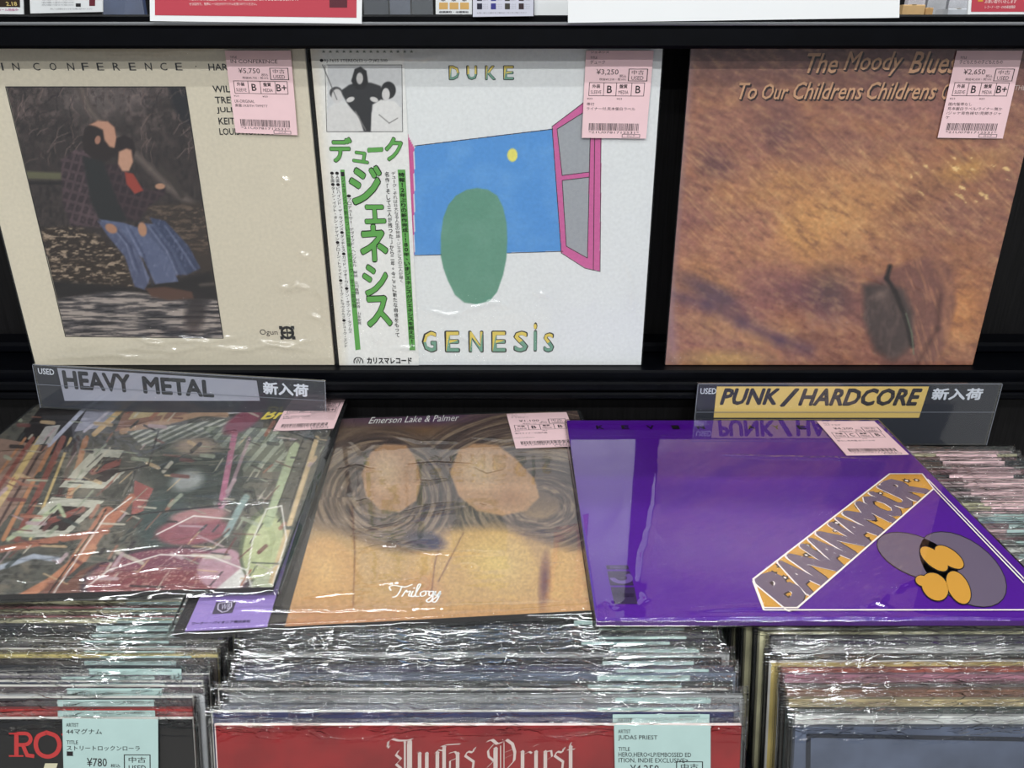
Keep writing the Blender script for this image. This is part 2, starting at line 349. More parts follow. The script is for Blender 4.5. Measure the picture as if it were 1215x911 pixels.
K = ink((38, 34, 36)); KB = ink((18, 17, 18))
def price_label(board, root, corners, n, artist, title, price, g1, g2, notes, genre='ロック', code='21U0781712531', m=None, kx=1.0):
    p = Print(board, n); c = p.L(*corners); fm = quadmap(c); m = m or M_PINK
    # the paper, a slightly curled slab
    mb = MB(); N = 8; v = []; f = []
    for i in range(N + 1):
        for j in range(N + 1):
            a, b = fm(i / N, j / N); v.append((a, b, n - 0.0001 - 0.0004 * (0.2 if j < N else 0) * 0))
    for i in range(N):
        for j in range(N): q = i * (N + 1) + j; f.append((q, q + 1, q + N + 2, q + N + 1))
    mb.add(v, f, m)
    a, b, cc, d = c
    lo = [(x, y, n - 0.0005) for x, y in c]; hi = [(x, y, n - 0.0001) for x, y in c]
    mb.add(lo + hi, [(i, (i + 1) % 4, 4 + (i + 1) % 4, 4 + i) for i in range(4)], m)
    lab = mb.build('price_label', root)
    T = lambda s, u0, v0, u1, v1, bold=0.0: p.text(fm, s, u0, v0, u1, v1, K, bold)
    if artist: T(artist, .07, .004, .34, .03)
    T('TITLE', .07, .065, .17, .09); T(title, .07, .105, min(.9, .07 + .055 * len(title)), .148)
    T(price, .17, .205, .50, .275, .01); T('税込', .52, .265, .62, .30); T('税抜¥%s・税10%%' % price[1:], .22, .305, .62, .335)
    p.frame(fm, .65, .20, .94, .34, K, .012, .007); T('中古', .70, .215, .88, .265, .01); T('USED', .70, .283, .88, .325)
    p.frame(fm, .07, .355, .91, .51, K, .009, .006)
    for u in (.29, .48, .71): p.rect(fm, u, .355, u + .009, .51, K)
    T('外装', .12, .375, .24, .42, .02); T('SLEEVE', .10, .445, .26, .485); T('盤質', .53, .375, .65, .42, .02); T('MEDIA', .52, .445, .67, .485)
    T(g1, .345 if len(g1) < 2 else .31, .39, .42 if len(g1) < 2 else .46, .475, .015); T(g2, .775 if len(g2) < 2 else .73, .39, .85 if len(g2) < 2 else .89, .475, .015)
    T('¥23', .05, .53, .13, .55); T('¥23', .50, .53, .58, .55)
    for i, s in enumerate(notes): T(s, .05, .585 + .052 * i, min(.95, .05 + .052 * len(s) * kx), .622 + .052 * i, .008)
    rr = random.Random(len(title) * 31 + len(price)); u = .10
    while u < .88:
        w = rr.choice((.006, .006, .012)); p.rect(fm, u, .825, min(u + w, .9), .91, K); u += w + rr.choice((.006, .007, .012))
    T('*' + code + '*', .10, .918, .88, .945); p.frame(fm, .62, .95, .90, .992, K, .008, .005); T(genre, .70, .957, .82, .985)
    for o in (p.build('lettering', lab),): pass
    return lab

# ------------------------------------------------------------------ the setting
def struct(name, mb): o = mb.build(name); o['kind'] = 'structure'; return o
m = MB(); m.box(-4, 4, -4, 4.2, -0.05, 0.0, mat('shop_floor', (150, 146, 140), 0.4, 0.4, noise=0.06, nscale=8)); struct('floor', m)
m = MB(); m.box(-4, 4, -4, 4.2, 2.8, 2.85, mat('white_ceiling', (225, 225, 222), 0.8, 0.2, noise=0.03, nscale=6)); struct('ceiling', m)
m = MB(); m.box(-4, 4, 4.0, 4.2, 0, 2.8, mat('pale_wall', (205, 205, 200), 0.8, 0.2, noise=0.03, nscale=5)); struct('wall_back', m)

# the fixture that holds everything: rail, shelf, back panel, recess, bin walls
YC = 0.767                                               # plane of the upper covers
rack = thing('display_rack', 'black wooden display rack with a top rail, shelf and grained back panel', 'rack', loc=(0, 0.8, 0))
def rp(name, x0, x1, y0, y1, z0, z1, mm, c=0.0, parent=rack):
    b = MB(); b.box(x0, x1, y0 - 0.8, y1 - 0.8, z0, z1, mm, c); return b.build(name, parent)
M_LIP = mat('brushed_lip', (150, 152, 155), 0.25, 0.6, metallic=0.6)
rp('top_rail', -1.0, 1.0, 0.738, 0.756, H + 0.0005, H + 0.0185, M_BLACK, 0.0025)
rp('top_rail_edge', -1.0, 1.0, 0.7375, 0.757, H + 0.0187, H + 0.0215, M_LIP, 0.0008)
rp('rail_back', -1.0, 1.0, 0.757, 0.83, H + 0.012, H + 0.020, M_BLACK)
rp('back_panel', -1.0, 1.0, 0.835, 0.85, H - 0.304, H + 0.02, M_GRAIN)
rp('shelf_board', -1.0, 1.0, 0.752, 0.85, H - 0.318, H - 0.3045, M_BLACK, 0.002)
rp('shelf_step', -1.0, 1.0, 0.80, 0.834, H - 0.304, H - 0.292, M_BLACK, 0.003)
rp('shelf_lip', -1.0, 1.0, 0.742, 0.7515, H - 0.3235, H - 0.3135, M_BLACK, 0.002)
rp('lower_ledge', -1.0, 1.0, 0.744, 0.79, H - 0.334, H - 0.326, M_BLACK, 0.002)
rp('recess_panel', -1.0, 1.0, 0.775, 0.79, H - 0.72, H - 0.334, M_GRAIN)
for x in (-1.0, 1.0): rp('upright', x - 0.015, x + 0.015, 0.735, 0.855, 0, H + 0.02, M_BLACK)
rp('plinth', -1.0, 1.0, 0.30, 0.85, 0, 0.50, M_BLACK)

binm = thing('record_bin', 'black record bin with upright dividers holding three stacks of records', 'bin', loc=(0, 0.5, 0))
def bp_(name, x0, x1, y0, y1, z0, z1, mm=M_BLACK):
    b = MB(); b.box(x0, x1, y0 - .5, y1 - .5, z0, z1, mm, 0.001); return b.build(name, binm)
bp_('bin_floor', -0.53, 0.53, 0.24, 0.772, 0.501, 0.51)
bp_('front_board', -0.53, 0.53, 0.235, 0.2395, 0.501, 0.84)
for x in (-0.519, -0.1845, 0.1525, 0.510): bp_('divider', x - 0.004, x + 0.004, 0.31, 0.772, 0.511, 0.87)

# ------------------------------------------------------------------ upper row of covers
def up_board(x0): return Board((x0, YC, H - 0.3038), (1, 0, 0), (0, 0, 1))
def album(board, label, group=None): return thing('record_album', label, 'record', matrix=board.matrix(), group=group)

# 1  cream cover with a photograph
b = up_board(-0.4985)
r = album(b, 'cream record cover with a dark photograph of two people on a log, upper row')
jacket(r, 0.3125, LP, 0.004, mat('cream_card', (206, 196, 172), 0.6, 0.3))
C = Canvas(b, 0.3125, LP, 330, (214, 205, 184))
C.mul(fbm(C.A * 8, C.B * 8, 3), 0.03)
T4 = [(7, 103), (220, 103), (265, 401), (78, 399)]
D = Canvas(b, 0.3125, LP, 330, (52, 44, 42)); X, Y = D.X, D.Y
n1 = fbm(X / 9, Y / 9, 5); n2 = fbm(X / 3, Y / 5, 9); n3 = fbm(X / 22, Y / 22, 15)
D.mul(n2, 0.5); D.put(np.clip((n1 - .48) * 4, 0, 1) * np.clip((200 - Y) / 60, 0, 1) * .55, (122, 105, 100))
D.ell(110, 118, 70, 34, (126, 116, 112), 10, 0.8, 0.5); D.ell(160, 112, 50, 25, (118, 106, 104), 0, 0.9, 0.5)
D.put(np.clip((n2 - .55) * 6, 0, 1) * np.clip((230 - Y) / 40, 0, 1) * .5, (38, 28, 28))
D.poly([(200, 103), (225, 103), (232, 150), (214, 142), (205, 125)], (30, 28, 32), 6)
D.poly([(30, 203), (100, 206), (100, 214), (32, 212)], (96, 94, 70), 3); D.seg([(34, 217), (100, 218)], 3, (30, 26, 24))
for q in ([(96, 103), (106, 130), (124, 152), (150, 172), (178, 200), (200, 222), (228, 242)],): D.seg(q, 11, (78, 68, 64), 4); D.seg(q, 4, (112, 100, 92), 4, .6)
D.seg([(190, 200), (206, 214), (216, 232)], 7, (58, 50, 46), 3)
D.poly([(170, 243), (240, 240), (256, 330), (200, 300)], (56, 46, 40), 6); bark = np.clip((fbm(X / 7, Y / 2.4, 31) - .5) * 5, 0, 1)
k = D.poly([(48, 270), (90, 268), (118, 280), (145, 300), (156, 330), (160, 345), (140, 352), (66, 352)], (48, 38, 32), 5)
D.put(k * bark * .9, (172, 152, 130)); D.put(np.clip((X - 165) / 10, 0, 1) * np.clip((Y - 240) / 6, 0, 1) * np.clip((306 - Y) / 14, 0, 1) * bark * .6, (128, 108, 90))
D.poly([(60, 332), (165, 342), (250, 322), (262, 360), (70, 356)], (26, 22, 24), 6)
wt = np.clip((Y - 349 - 5 * np.sin(X / 30)) / 4, 0, 1); wv = fbm(X / 26, Y / 2.2, 41)
D.put(wt, (74, 70, 72)); D.put(wt * np.clip((wv - .47) * 6, 0, 1), (164, 152, 144)); D.put(wt * np.clip((.43 - wv) * 8, 0, 1), (34, 32, 38))
D.ell(232, 372, 16, 30, (44, 38, 40), 12, .5, .8); D.seg([(238, 338), (262, 336)], 3, (128, 116, 104), 4, .6)
rq = random.Random(9)
for i in range(120):
    x_, y_ = rq.uniform(8, 225), rq.uniform(104, 200); a_ = rq.uniform(-2.4, -.7); l_ = rq.uniform(8, 30)
    if 95 < x_ < 165 and y_ > 140: continue
    D.seg([(x_, y_), (x_ + l_ * .5 * math.cos(a_), y_ + l_ * .5 * math.sin(a_)), (x_ + l_ * math.cos(a_ + .3), y_ + l_ * math.sin(a_ + .3))], 1, rq.choice(((132, 112, 106), (28, 22, 24), (104, 86, 80))), 1, .6)
# two seated figures, plaid shirts and jeans
pl = np.clip((np.sin((X + Y * .3) / 1.5) > .55).astype(float) + (np.sin((Y - X * .25) / 1.9) > .6), 0, 1) * .8
k = D.poly([(72, 190), (88, 178), (104, 176), (116, 190), (122, 215), (132, 240), (150, 262), (126, 270), (84, 268), (74, 240)], (52, 40, 44), 3); D.put(k * pl * .3, (146, 120, 122)); D.put(k * np.clip((n1 - .5) * 4, 0, 1) * .35, (120, 96, 100))
k = D.poly([(122, 196), (146, 194), (160, 214), (178, 226), (196, 222), (196, 230), (176, 246), (164, 262), (146, 262), (134, 240)], (46, 34, 38), 3); D.put(k * pl * .25, (128, 96, 98))
D.poly([(148, 204), (158, 206), (170, 226), (160, 230), (150, 218)], (150, 62, 50), 2)
D.poly([(98, 186), (122, 190), (140, 240), (152, 262), (122, 268), (108, 240)], (36, 36, 36), 4)
D.poly([(98, 166), (101, 152), (112, 144), (126, 143), (137, 152), (139, 166), (142, 176), (137, 184), (126, 192), (110, 188), (99, 178)], (40, 30, 28), 2); D.poly([(106, 148), (116, 143), (128, 144), (136, 151), (138, 162), (142, 170), (138, 176), (130, 174), (124, 166), (122, 154), (114, 150)], (186, 140, 116), 2.5); D.ell(116, 166, 4, 6, (164, 118, 98), 10, .3)
D.poly([(136, 176), (138, 164), (148, 160), (158, 166), (161, 178), (158, 188), (140, 192)], (38, 28, 28), 2); D.poly([(141, 180), (150, 176), (156, 178), (158, 192), (153, 203), (145, 203), (140, 194)], (190, 146, 122), 2.5); D.ell(190, 221, 7, 4, (176, 134, 108), 0, .3)
for pts, c in (([(178, 258), (196, 262), (224, 292), (238, 318), (222, 326), (196, 300)], (58, 66, 92)), ([(164, 264), (184, 266), (206, 296), (222, 326), (206, 326), (186, 296)], (76, 84, 110)),
               ([(118, 260), (146, 264), (170, 272), (196, 300), (212, 334), (184, 337), (170, 306), (140, 290)], (88, 96, 124)),
               ([(116, 262), (140, 268), (160, 292), (178, 330), (172, 344), (160, 340), (148, 304), (128, 280)], (80, 86, 112))):
    k = D.poly(pts, c, 2); D.put(k * np.clip((n2 - .5) * 3, 0, 1) * .5, (126, 132, 156))

for q_ in ([(150, 270), (166, 300), (176, 336)], [(132, 268), (150, 290), (160, 320)], [(176, 268), (198, 298), (210, 326)], [(196, 268), (216, 296), (230, 318)]): D.seg(q_, 2, (134, 140, 166), 2, .5); D.seg([(a_ + 5, b_ + 2) for a_, b_ in q_], 2, (48, 54, 80), 2, .5)
D.ell(132, 271, 9, 6, (168, 124, 98), 30, .3); D.ell(169, 272, 6, 10, (176, 132, 104), -10, .3)
D.poly([(172, 342), (196, 340), (228, 346), (230, 354), (200, 356), (180, 352)], (84, 58, 48), 3)
ins = np.zeros(C.X.shape)
kk = C.poly(T4, (20, 20, 20)); C.C = np.where(kk[..., None] > .5, D.C, C.C); C.build('cover_print', r)
p = Print(b, 0.0004)
for q in range(4): p.stroke([T4[q], T4[(q + 1) % 4]], 0.0007, KB, 0.0001)
for ch, x in zip('IN CONFERENCE', (4, 20, 33, 44.5, 64, 85, 102, 120, 139, 158, 177, 195, 213)):
    if ch != ' ': p.line(ch, (x - (1 if ch == 'I' else 4), 83.5), (x + (1 if ch == 'I' else 4), 83.5), 9, KB, .01)
p.line('.', (232, 79.5), (233.5, 79.5), 1.5, KB); p.line('HARRY', (248, 83.5), (285, 83.5), 8, KB, .015)
for s, x, y, x1 in (('WILLEM', 253, 109.5, 293), ('TREVOR', 256, 122.5, 296), ('JULIE', 258, 135, 282), ('KEITH', 260, 147.5, 286), ('LOUIS MOHOLO', 261, 160, 327)):
    p.line(s, (x, y), (x1, y), 8, KB, .015)
p.line('Ogun', (309, 399), (330, 399), 8.5, K, .005)
# round black mask emblem
c = np.array(b.px(341, 394.5)); rr_ = 0.0072
for s0, m_, sc_ in ((0, KB, 1.0), (1, ink((205, 196, 172)), .62)):
    p.mb.add([(c[0] + rr_ * sc_ * math.cos(i * math.pi / 8), c[1] + rr_ * sc_ * math.sin(i * math.pi / 8), .0004 + .0001 * s0) for i in range(16)], [tuple(range(16))], m_)
for dx in (-1, 1):
    e = c + np.array([dx * .0032, .0]); p.mb.add([(e[0] + .0026 * math.cos(i * math.pi / 5), e[1] + .0015 * math.sin(i * math.pi / 5), .0006) for i in range(10)], [tuple(range(10))], KB)
    for dy in (-1, 1):
        e = c + np.array([dx * .006, dy * .0055]); p.mb.add([(e[0] - .0018, e[1] - .0018, .0006), (e[0] + .0018, e[1] - .0018, .0006), (e[0] + .0018, e[1] + .0018, .0006), (e[0] - .0018, e[1] + .0018, .0006)], [(0, 1, 2, 3)], KB)
p.mb.add([(c[0] - .0008, c[1] - .005, .0006), (c[0] + .0008, c[1] - .005, .0006), (c[0] + .0008, c[1] + .006, .0006), (c[0] - .0008, c[1] + .006, .0006)], [(0, 1, 2, 3)], KB)
p.build('cover_lettering', r)
price_label(b, r, [(268, 60), (346, 60), (354, 160), (281, 157)], 0.0034, None, 'IN CONFERENCE', '¥5,750', 'B', 'B+', ['UK-ORIGINAL', '黒盤://KEITH TIPPETT'], 'ジャズ', kx=.55)
film(r, 0.3125, LP, 0.004, M_UPPER, 0.12, 4, over=0.0035, edge=.5, sx=10, sy=28, n0=0.001, n=240, cw=.0026, chh=.0024, board=b, creases=[
    [(130, 418), (175, 406), (215, 404), (250, 402)], [(150, 410), (200, 416), (240, 408), (300, 414)], [(200, 400), (250, 404), (290, 396)], [(260, 416), (320, 408), (370, 414)],
    [(300, 402), (340, 410), (380, 400)], [(340, 345), (352, 338), (372, 344)], [(330, 340), (345, 342), (355, 333)], [(383, 330), (386, 370), (390, 400)], [(374, 336), (382, 352)],
    [(368, 372), (384, 380)], [(336, 210), (346, 220)], [(355, 300), (370, 306)], [(80, 60.5), (160, 62), (250, 61)], [(160, 399), (205, 412)], [(60, 424), (120, 420), (200, 424)]])

# 2  white cover with the green lettered paper band
b = up_board(-0.1805)
r = album(b, 'white record cover reading GENESIS, with a blue panel and a Japanese paper band')
jacket(r, 0.3155, LP, 0.004, mat('white_card', (226, 228, 226), 0.6, 0.3))
C = Canvas(b, 0.3155, LP, 330, (226, 229, 228)); X, Y = C.X, C.Y
wsh = fbm(X / 30, Y / 30, 6)
C.put((wsh - .45) * .3, (205, 208, 212)); C.poly([(492, 173), (656, 153), (668, 298), (492, 303)], (84, 150, 214)); 
k = C.poly([(492, 173), (656, 153), (668, 298), (492, 303)], (84, 150, 214)); C.put(k * np.clip((wsh - .5) * 2.5, 0, 1) * .5, (122, 176, 226))
C.ell(608, 184, 6.5, 8.5, (232, 224, 110), 0, .15)                                       # small yellow disc
k = C.poly([(523 + 0, 304), (523, 280), (526, 258), (532, 243), (541, 232), (554, 225), (566, 223), (579, 225), (590, 232), (597, 246), (601, 264), (602, 284), (601, 306), (597, 326), (590, 346), (581, 357), (566, 361), (551, 359), (540, 350), (531, 332), (526, 318)], (98, 150, 128), 1.2)
C.put(k * np.clip((wsh - .45) * 3, 0, 1) * .4, (120, 165, 146))                             # green rounded shape
C.poly([(483, 158), (491, 174), (491, 303), (486, 303)], (206, 90, 150))
C.poly([(655, 150), (692, 122), (714, 110), (712, 322), (694, 318), (666, 300)], (206, 98, 156))
C.poly([(661, 153), (701, 128), (699, 204), (667, 208)], (160, 164, 168)); C.poly([(667, 214), (699, 210), (697, 306), (672, 292)], (160, 164, 168))
C.build('cover_print', r)
p = Print(b, 0.0004)
for q in ([(492, 173), (656, 153)], [(492, 303), (524, 302)], [(602, 300), (668, 298)], [(655, 150), (666, 300), (694, 318), (712, 322)], [(661, 153), (667, 208), (699, 204)],
          [(667, 214), (672, 292), (697, 306)], [(701, 128), (697, 306)], [(706, 115), (704, 320)], [(713, 160), (712, 322)], [(655, 150), (692, 122)], [(667, 214), (699, 210)], [(661, 153), (693, 133)]):
    p.stroke(q, 0.0006, K)
G1, G2 = ink((222, 200, 96)), ink((112, 160, 138))
def two_tone(p, txt, xs, yb, h, wd):
    for ch, x in zip(txt, xs):
        w = wd * (0.25 if ch in 'iI' else 1)
        p.line(ch, (x - w / 2, yb), (x + w / 2, yb), h, ink((40, 44, 40)), 0.045 if ch not in 'iI' else .045)
        g, f, sz = glyphs(ch, 0.018); c_ = len(g) // 8
        q = [(x - w * .42, yb - h * .95), (x + w * .42, yb - h * .95), (x + w * .42, yb - h * .05), (x - w * .42, yb - h * .05)]
        fm = quadmap(p.L(*q))
        for f_ in f:
            cy = sum(g[i][1] for i in f_) / len(f_)
            p.mb.add([(*fm(g[i][0], 1 - g[i][1]), p.n + .0002 + 1.2e-5 * (i // c_)) for i in f_], [tuple(range(len(f_)))], G1 if cy > .5 else G2)
two_tone(p, 'DUKE', (539, 560, 582, 603.5), 95, 17.5, 13)
two_tone(p, 'GENES', (510, 537, 565, 592, 618), 418, 26, 18); two_tone(p, 'i', (635,), 417, 35, 18); two_tone(p, 'S', (651,), 418, 24, 13)
p.build('cover_lettering', r)
# paper band (obi)
ob = Board(b.O, b.U, b.V); ow = b.px(480, 300)[0]
OC = Canvas(b, 0.0835, LP, 150, (232, 232, 228)); X, Y = OC.X, OC.Y
OC.put(np.clip(1 - OC.A / 0.012, 0, 1) * .5, (214, 200, 172))
OC.poly([(389, 77), (477, 77), (478, 156), (388, 156)], (205, 206, 206))
def g_(c, *a, **k): OC.ell(*a, c, **k)
OC.poly([(388, 156), (390, 128), (402, 118), (414, 122), (430, 136), (438, 156)], (216, 216, 214), 2); OC.poly([(438, 156), (442, 122), (456, 118), (470, 122), (478, 156)], (222, 222, 220), 2)
OC.poly([(404, 108), (414, 101), (422, 98), (440, 98), (452, 102), (458, 120), (446, 124), (441, 134), (441, 156), (426, 156), (420, 134), (412, 122)], (40, 40, 42), 2); OC.ell(416, 118, 6, 3.5, (205, 203, 200), -20, .3); OC.ell(444, 118, 6, 3.5, (205, 203, 200), 20, .3); OC.poly([(388, 156), (390, 130), (400, 122), (414, 126), (426, 138), (432, 156)], (214, 213, 210), 2); OC.poly([(440, 156), (442, 124), (452, 118), (468, 120), (476, 128), (478, 156)], (222, 221, 218), 2); OC.seg([(422, 132), (434, 154)], 1.4, (120, 118, 116)); OC.seg([(450, 136), (462, 146), (472, 140)], 1, (120, 118, 116)); OC.poly([(421, 82), (428, 79), (435, 84), (437, 98), (432, 106), (422, 106), (417, 96)], (28, 27, 28), 1.5)
OC.ell(427, 93, 4.6, 8, (202, 200, 197), 0, .25); OC.ell(399, 110, 8.5, 8, (60, 58, 58), 0, .2); OC.ell(400, 114, 7, 9.5, (206, 204, 202), 0, .2)
OC.ell(461, 107, 9.5, 11, (30, 30, 32), 0, .15); OC.ell(458, 112, 5.2, 8.5, (208, 206, 204), 0, .2); OC.seg([(383, 77), (400, 118)], 1, (90, 90, 90))
obi = OC.build('paper_band', r, 0.0009); obi['label'] = 'white paper band with green Japanese lettering'
p = Print(b, 0.0012); GR = ink((96, 160, 82)); 
p.line('●RJ-7655 STEREO(ロック)¥2,500', (380, 74.5), (460, 74.5), 5, K, .01)
for i in range(14):
    x = 382 + i * 8; p.line('★', (x, 63), (x + 5, 63), 4, ink((120, 130, 120)))
for q in ([(388, 77), (477, 77)], [(477, 77), (478, 156)], [(478, 156), (388, 156)], [(388, 156), (386, 77)]): p.stroke(q, .0004, K)
def katak(txt, quads):
    for ch, q in zip(txt, quads):
        fm = quadmap(p.L(*q))
        p.text(fm, ch, 0, 0, 1, 1, KB, .06); p.text(fm, ch, .03, .03, .97, .97, GR, .035, 0, .00012)
katak('デュ', [[(390, 162), (418, 162), (419, 193), (392, 193)], [(419, 178), (438, 180), (438, 195), (418, 192)]])
katak('ーク', [[(436, 175), (455, 174), (455, 180), (436, 181)], [(456, 161), (479, 163), (477, 190), (457, 192)]])
katak('ジェネシス', [[(412, 196), (453, 195), (456, 242), (416, 244)], [(431, 242), (457, 242), (459, 265), (433, 266)], [(425, 266), (460, 264), (462, 310), (428, 312)],
                 [(428, 313), (460, 311), (462, 350), (432, 352)], [(431, 350), (463, 349), (467, 387), (436, 389)]])
p.poly([(404, 201), (409, 201), (428, 414), (422, 415)], GR); p.poly([(472, 201), (481, 201), (493, 415), (486, 415)], GR)
p.vertical('■ジェネシスの新作ついに登場・デューク・全十二曲収録', (406.5, 203), (421, 365), 4.5, K, .01, .0002)
p.vertical('特報！2年ぶりの新作完成!!80年、いまジェネシスがジェネシスを超えた!!', (476.5, 204), (489.5, 412), 7, KB, .03, .0002)
p.vertical('デューク、それは壮大なる人生の物語。ジェネシスの三人が描く', (467, 203), (476.5, 335), 5, K, .005)
p.vertical('名作「そして三人が残った」から二年。今ここに新たな自信をもって', (459, 203), (472, 400), 5, KB, .015)
p.vertical('●プロデューサー:デヴィッド・ヘンツェル 解説 立川直樹 対訳詩 山本安見', (414, 230), (427, 385), 5, K, .01)
p.vertical('●A面●ビハインド・ザ・ラインズ●ダッチェス●ガイド・ヴォーカル●マン・オブ・アワ・タイムズ', (400, 203), (416, 395), 4.5, K, .01)
p.vertical('●B面●ターン・イット・オン・アゲイン●アローン・トゥナイト●デューク・トラヴェルズ●デューク・エンド', (394, 203), (411, 412), 4.5, K, .01)
p.line('カリスマレコード', (436, 431), (489, 431), 7.5, KB, .05)
c = np.array(b.px(425.5, 428.5))
p.mb.add([(c[0] + rad * math.cos(a * math.pi / 8), c[1] + rad * math.sin(a * math.pi / 8), .0012) for a in range(-1, 10) for rad in (.0052, .0042)],
         [(2 * i, 2 * i + 2, 2 * i + 3, 2 * i + 1) for i in range(10)], KB)
p.line('W', (422, 431), (429, 431), 6, KB, .01)
p.build('lettering', obi)
price_label(b, r, [(695, 60), (775, 60), (766, 164), (690, 163)], 0.0034, 'ジェネシス', 'デューク', '¥3,250', 'B', 'B', ['帯付', 'ライナー付.見本盤白ラベル'], kx=1.1)
film(r, 0.3155, LP, 0.004, M_UPPER, 0.10, 9, over=0.002, edge=.35, sx=8, sy=14, n=240, cw=.0024, chh=.0019, board=b, creases=[
    [(505, 366), (530, 374), (552, 370)], [(548, 368), (580, 358), (602, 362)], [(540, 395), (556, 404), (568, 420)], [(636, 345), (652, 352)], [(440, 396), (450, 408)], [(466, 414), (490, 412), (500, 420)], [(740, 300), (752, 330), (750, 370)], [(470, 66), (500, 70), (530, 64)]])

# 3  brown painted cover
b = up_board(0.1605)
r = album(b, 'brown and ochre painted record cover titled The Moody Blues, right end of the shelf')
jacket(r, 0.3215, LP, 0.004, mat('worn_mauve_card', (120, 90, 92), 0.6, 0.3))
C = Canvas(b, 0.3215, LP, 340, (150, 102, 84)); X, Y = C.X, C.Y
f1 = fbm((X + Y) / 60, (Y - X * .5) / 26, 61, 6); f2 = fbm((X * .7 + Y) / 14, (Y - X * .6) / 6, 63, 6); f3 = fbm(X / 90, Y / 90, 65)
C.put(np.clip((f1 - .4) * 3, 0, 1) * .5, (176, 118, 76)); C.put(np.clip((140 - Y) / 90, 0, .9) * .8, (94, 64, 66))
C.ell(960, 270, 190, 80, (206, 152, 92), -22, .8, .85); C.ell(900, 225, 90, 40, (200, 148, 86), -10, .8, .5); C.ell(1150, 200, 70, 22, (190, 142, 80), -20, .8, .8)
C.ell(880, 390, 90, 28, (186, 142, 92), 8, .8, .8); C.ell(1140, 370, 40, 60, (206, 140, 84), 0, .8, .7); C.ell(850, 195, 34, 28, (96, 64, 66), 30, .8, .7); C.ell(925, 155, 36, 44, (92, 60, 66), 0, .9, .6)
C.ell(1080, 240, 60, 24, (132, 86, 66), -30, .8, .6); C.ell(960, 350, 110, 36, (112, 70, 78), 16, .8, .85); C.ell(850, 350, 70, 16, (80, 58, 76), 28, .7, .8); C.ell(985, 345, 40, 40, (84, 64, 66), 0, .9, .7)
C.put(np.clip((f3 - .5) * 4, 0, 1) * .45, (146, 92, 92)); C.put(np.clip((f2 - .52) * 4, 0, 1) * .3, (226, 182, 126)); C.put(np.clip((.46 - f2) * 4, 0, 1) * .4, (92, 56, 52))
k = np.clip((f2 - .66) * 12, 0, 1) * (np.hypot((X - 1140) / 50, (Y - 210) / 26) < 1.2); C.put(k * .8, (240, 206, 140))
# dark fissured rock, no figures
C.poly([(1108, 302), (1128, 320), (1134, 360), (1120, 410), (1104, 438), (1050, 438), (1028, 400), (1022, 340), (1060, 318), (1090, 306)], (126, 84, 74), 8); C.put(np.clip((fbm((X - Y * .3) / 3, (Y + X * .3) / 22, 69, 4) - .5) * 5, 0, 1) * (np.hypot((X - 1095) / 34, (Y - 370) / 66) < 1) * .5, (186, 132, 98))
f4 = fbm((X * .5 + Y) / 30, (Y - X) / 3.5, 68, 4); C.put(np.clip((f4 - .56) * 6, 0, 1) * np.clip((330 - Y) / 60, 0, 1) * np.clip((Y - 130) / 50, 0, 1) * .28, (232, 190, 130))
C.seg([(800, 350), (840, 362), (880, 382), (925, 404), (960, 414)], 12, (74, 52, 78), 14, .6); C.seg([(792, 330), (800, 430)], 10, (150, 118, 126), 10, .6); C.ell(860, 425, 80, 16, (196, 160, 92), 0, .8, .7)
C.poly([(1024, 338), (1046, 336), (1072, 344), (1084, 372), (1082, 410), (1060, 428), (1038, 416), (1026, 380)], (72, 58, 56), 9); C.put(np.clip((fbm(X / 5, Y / 12, 77, 4) - .5) * 5, 0, 1) * (np.hypot((X - 1054) / 30, (Y - 380) / 46) < 1) * .5, (104, 84, 78)); C.ell(1046, 350, 14, 10, (150, 124, 112), -20, .9, .6)
C.seg([(1056, 316), (1052, 330), (1062, 346), (1074, 376), (1082, 410)], 5, (36, 26, 26), 4); C.seg([(1084, 420), (1082, 396), (1075, 372)], 1.6, (120, 136, 110), 1.5, .7)
C.seg([(1108, 306), (1126, 340), (1122, 400)], 8, (170, 118, 88), 10, .6); C.seg([(1090, 430), (1112, 390), (1116, 350)], 5, (84, 52, 46), 6, .7)
C.mul(fbm(X / 4, Y / 4, 71, 3), .12); C.put(np.clip(1 - C.A / .006, 0, 1) * .5, (150, 124, 128))
C.build('cover_print', r)
p = Print(b, 0.0004); GO = ink((198, 152, 116)); DK = ink((44, 22, 20))
for s, pl_, pr_, h in (('The', (955, 87), (992, 87), 24), ('Moody', (999, 90), (1068, 90), 29), ('Blues', (1077, 87), (1134, 87), 26),
                     ('To', (875, 118), (897, 118), 20), ('Our', (903, 118), (934, 118), 19), ('Childrens', (940, 118), (1022, 118), 21), ('Childrens', (1027, 118), (1109, 118), 21), ('C', (1116, 118), (1124, 118), 19)):
    p.line(s, (pl_[0] + 1.5, pl_[1] + 2), (pr_[0] + 1.5, pr_[1] + 2), h, DK, .03, .28); p.line(s, (pl_[0] + .6, pl_[1] + 1), (pr_[0] + .6, pr_[1] + 1), h, DK, .03, .28, .0001); p.line(s, pl_, pr_, h, GO, .014, .28, .0003)
p.build('title_lettering', r); p = Print(b, 0.0004); p.line('THE', (1203, 107), (1216, 107), 6, ink((200, 180, 172)), .01)
p.build('cover_lettering', r)
price_label(b, r, [(1134, 60), (1212, 60), (1188, 164), (1111, 163)], 0.0026, None, '子どもたちの子どもたちの', '¥2,650', 'B', 'B+', ['国内盤帯なし', '見本盤白ラベル/ライナー無か', '/ジャケ背色褪せ/見開きジャ', 'ケ'], kx=1.15)
film(r, 0.3215, LP, 0.004, M_UPPER, 0.08, 19, over=0.001, edge=0.15, sx=8, sy=12, board=b, creases=[[(1026, 326), (1040, 330), (1050, 336)], [(1082, 334), (1094, 342), (1100, 350)], [(1136, 366), (1158, 370)]])

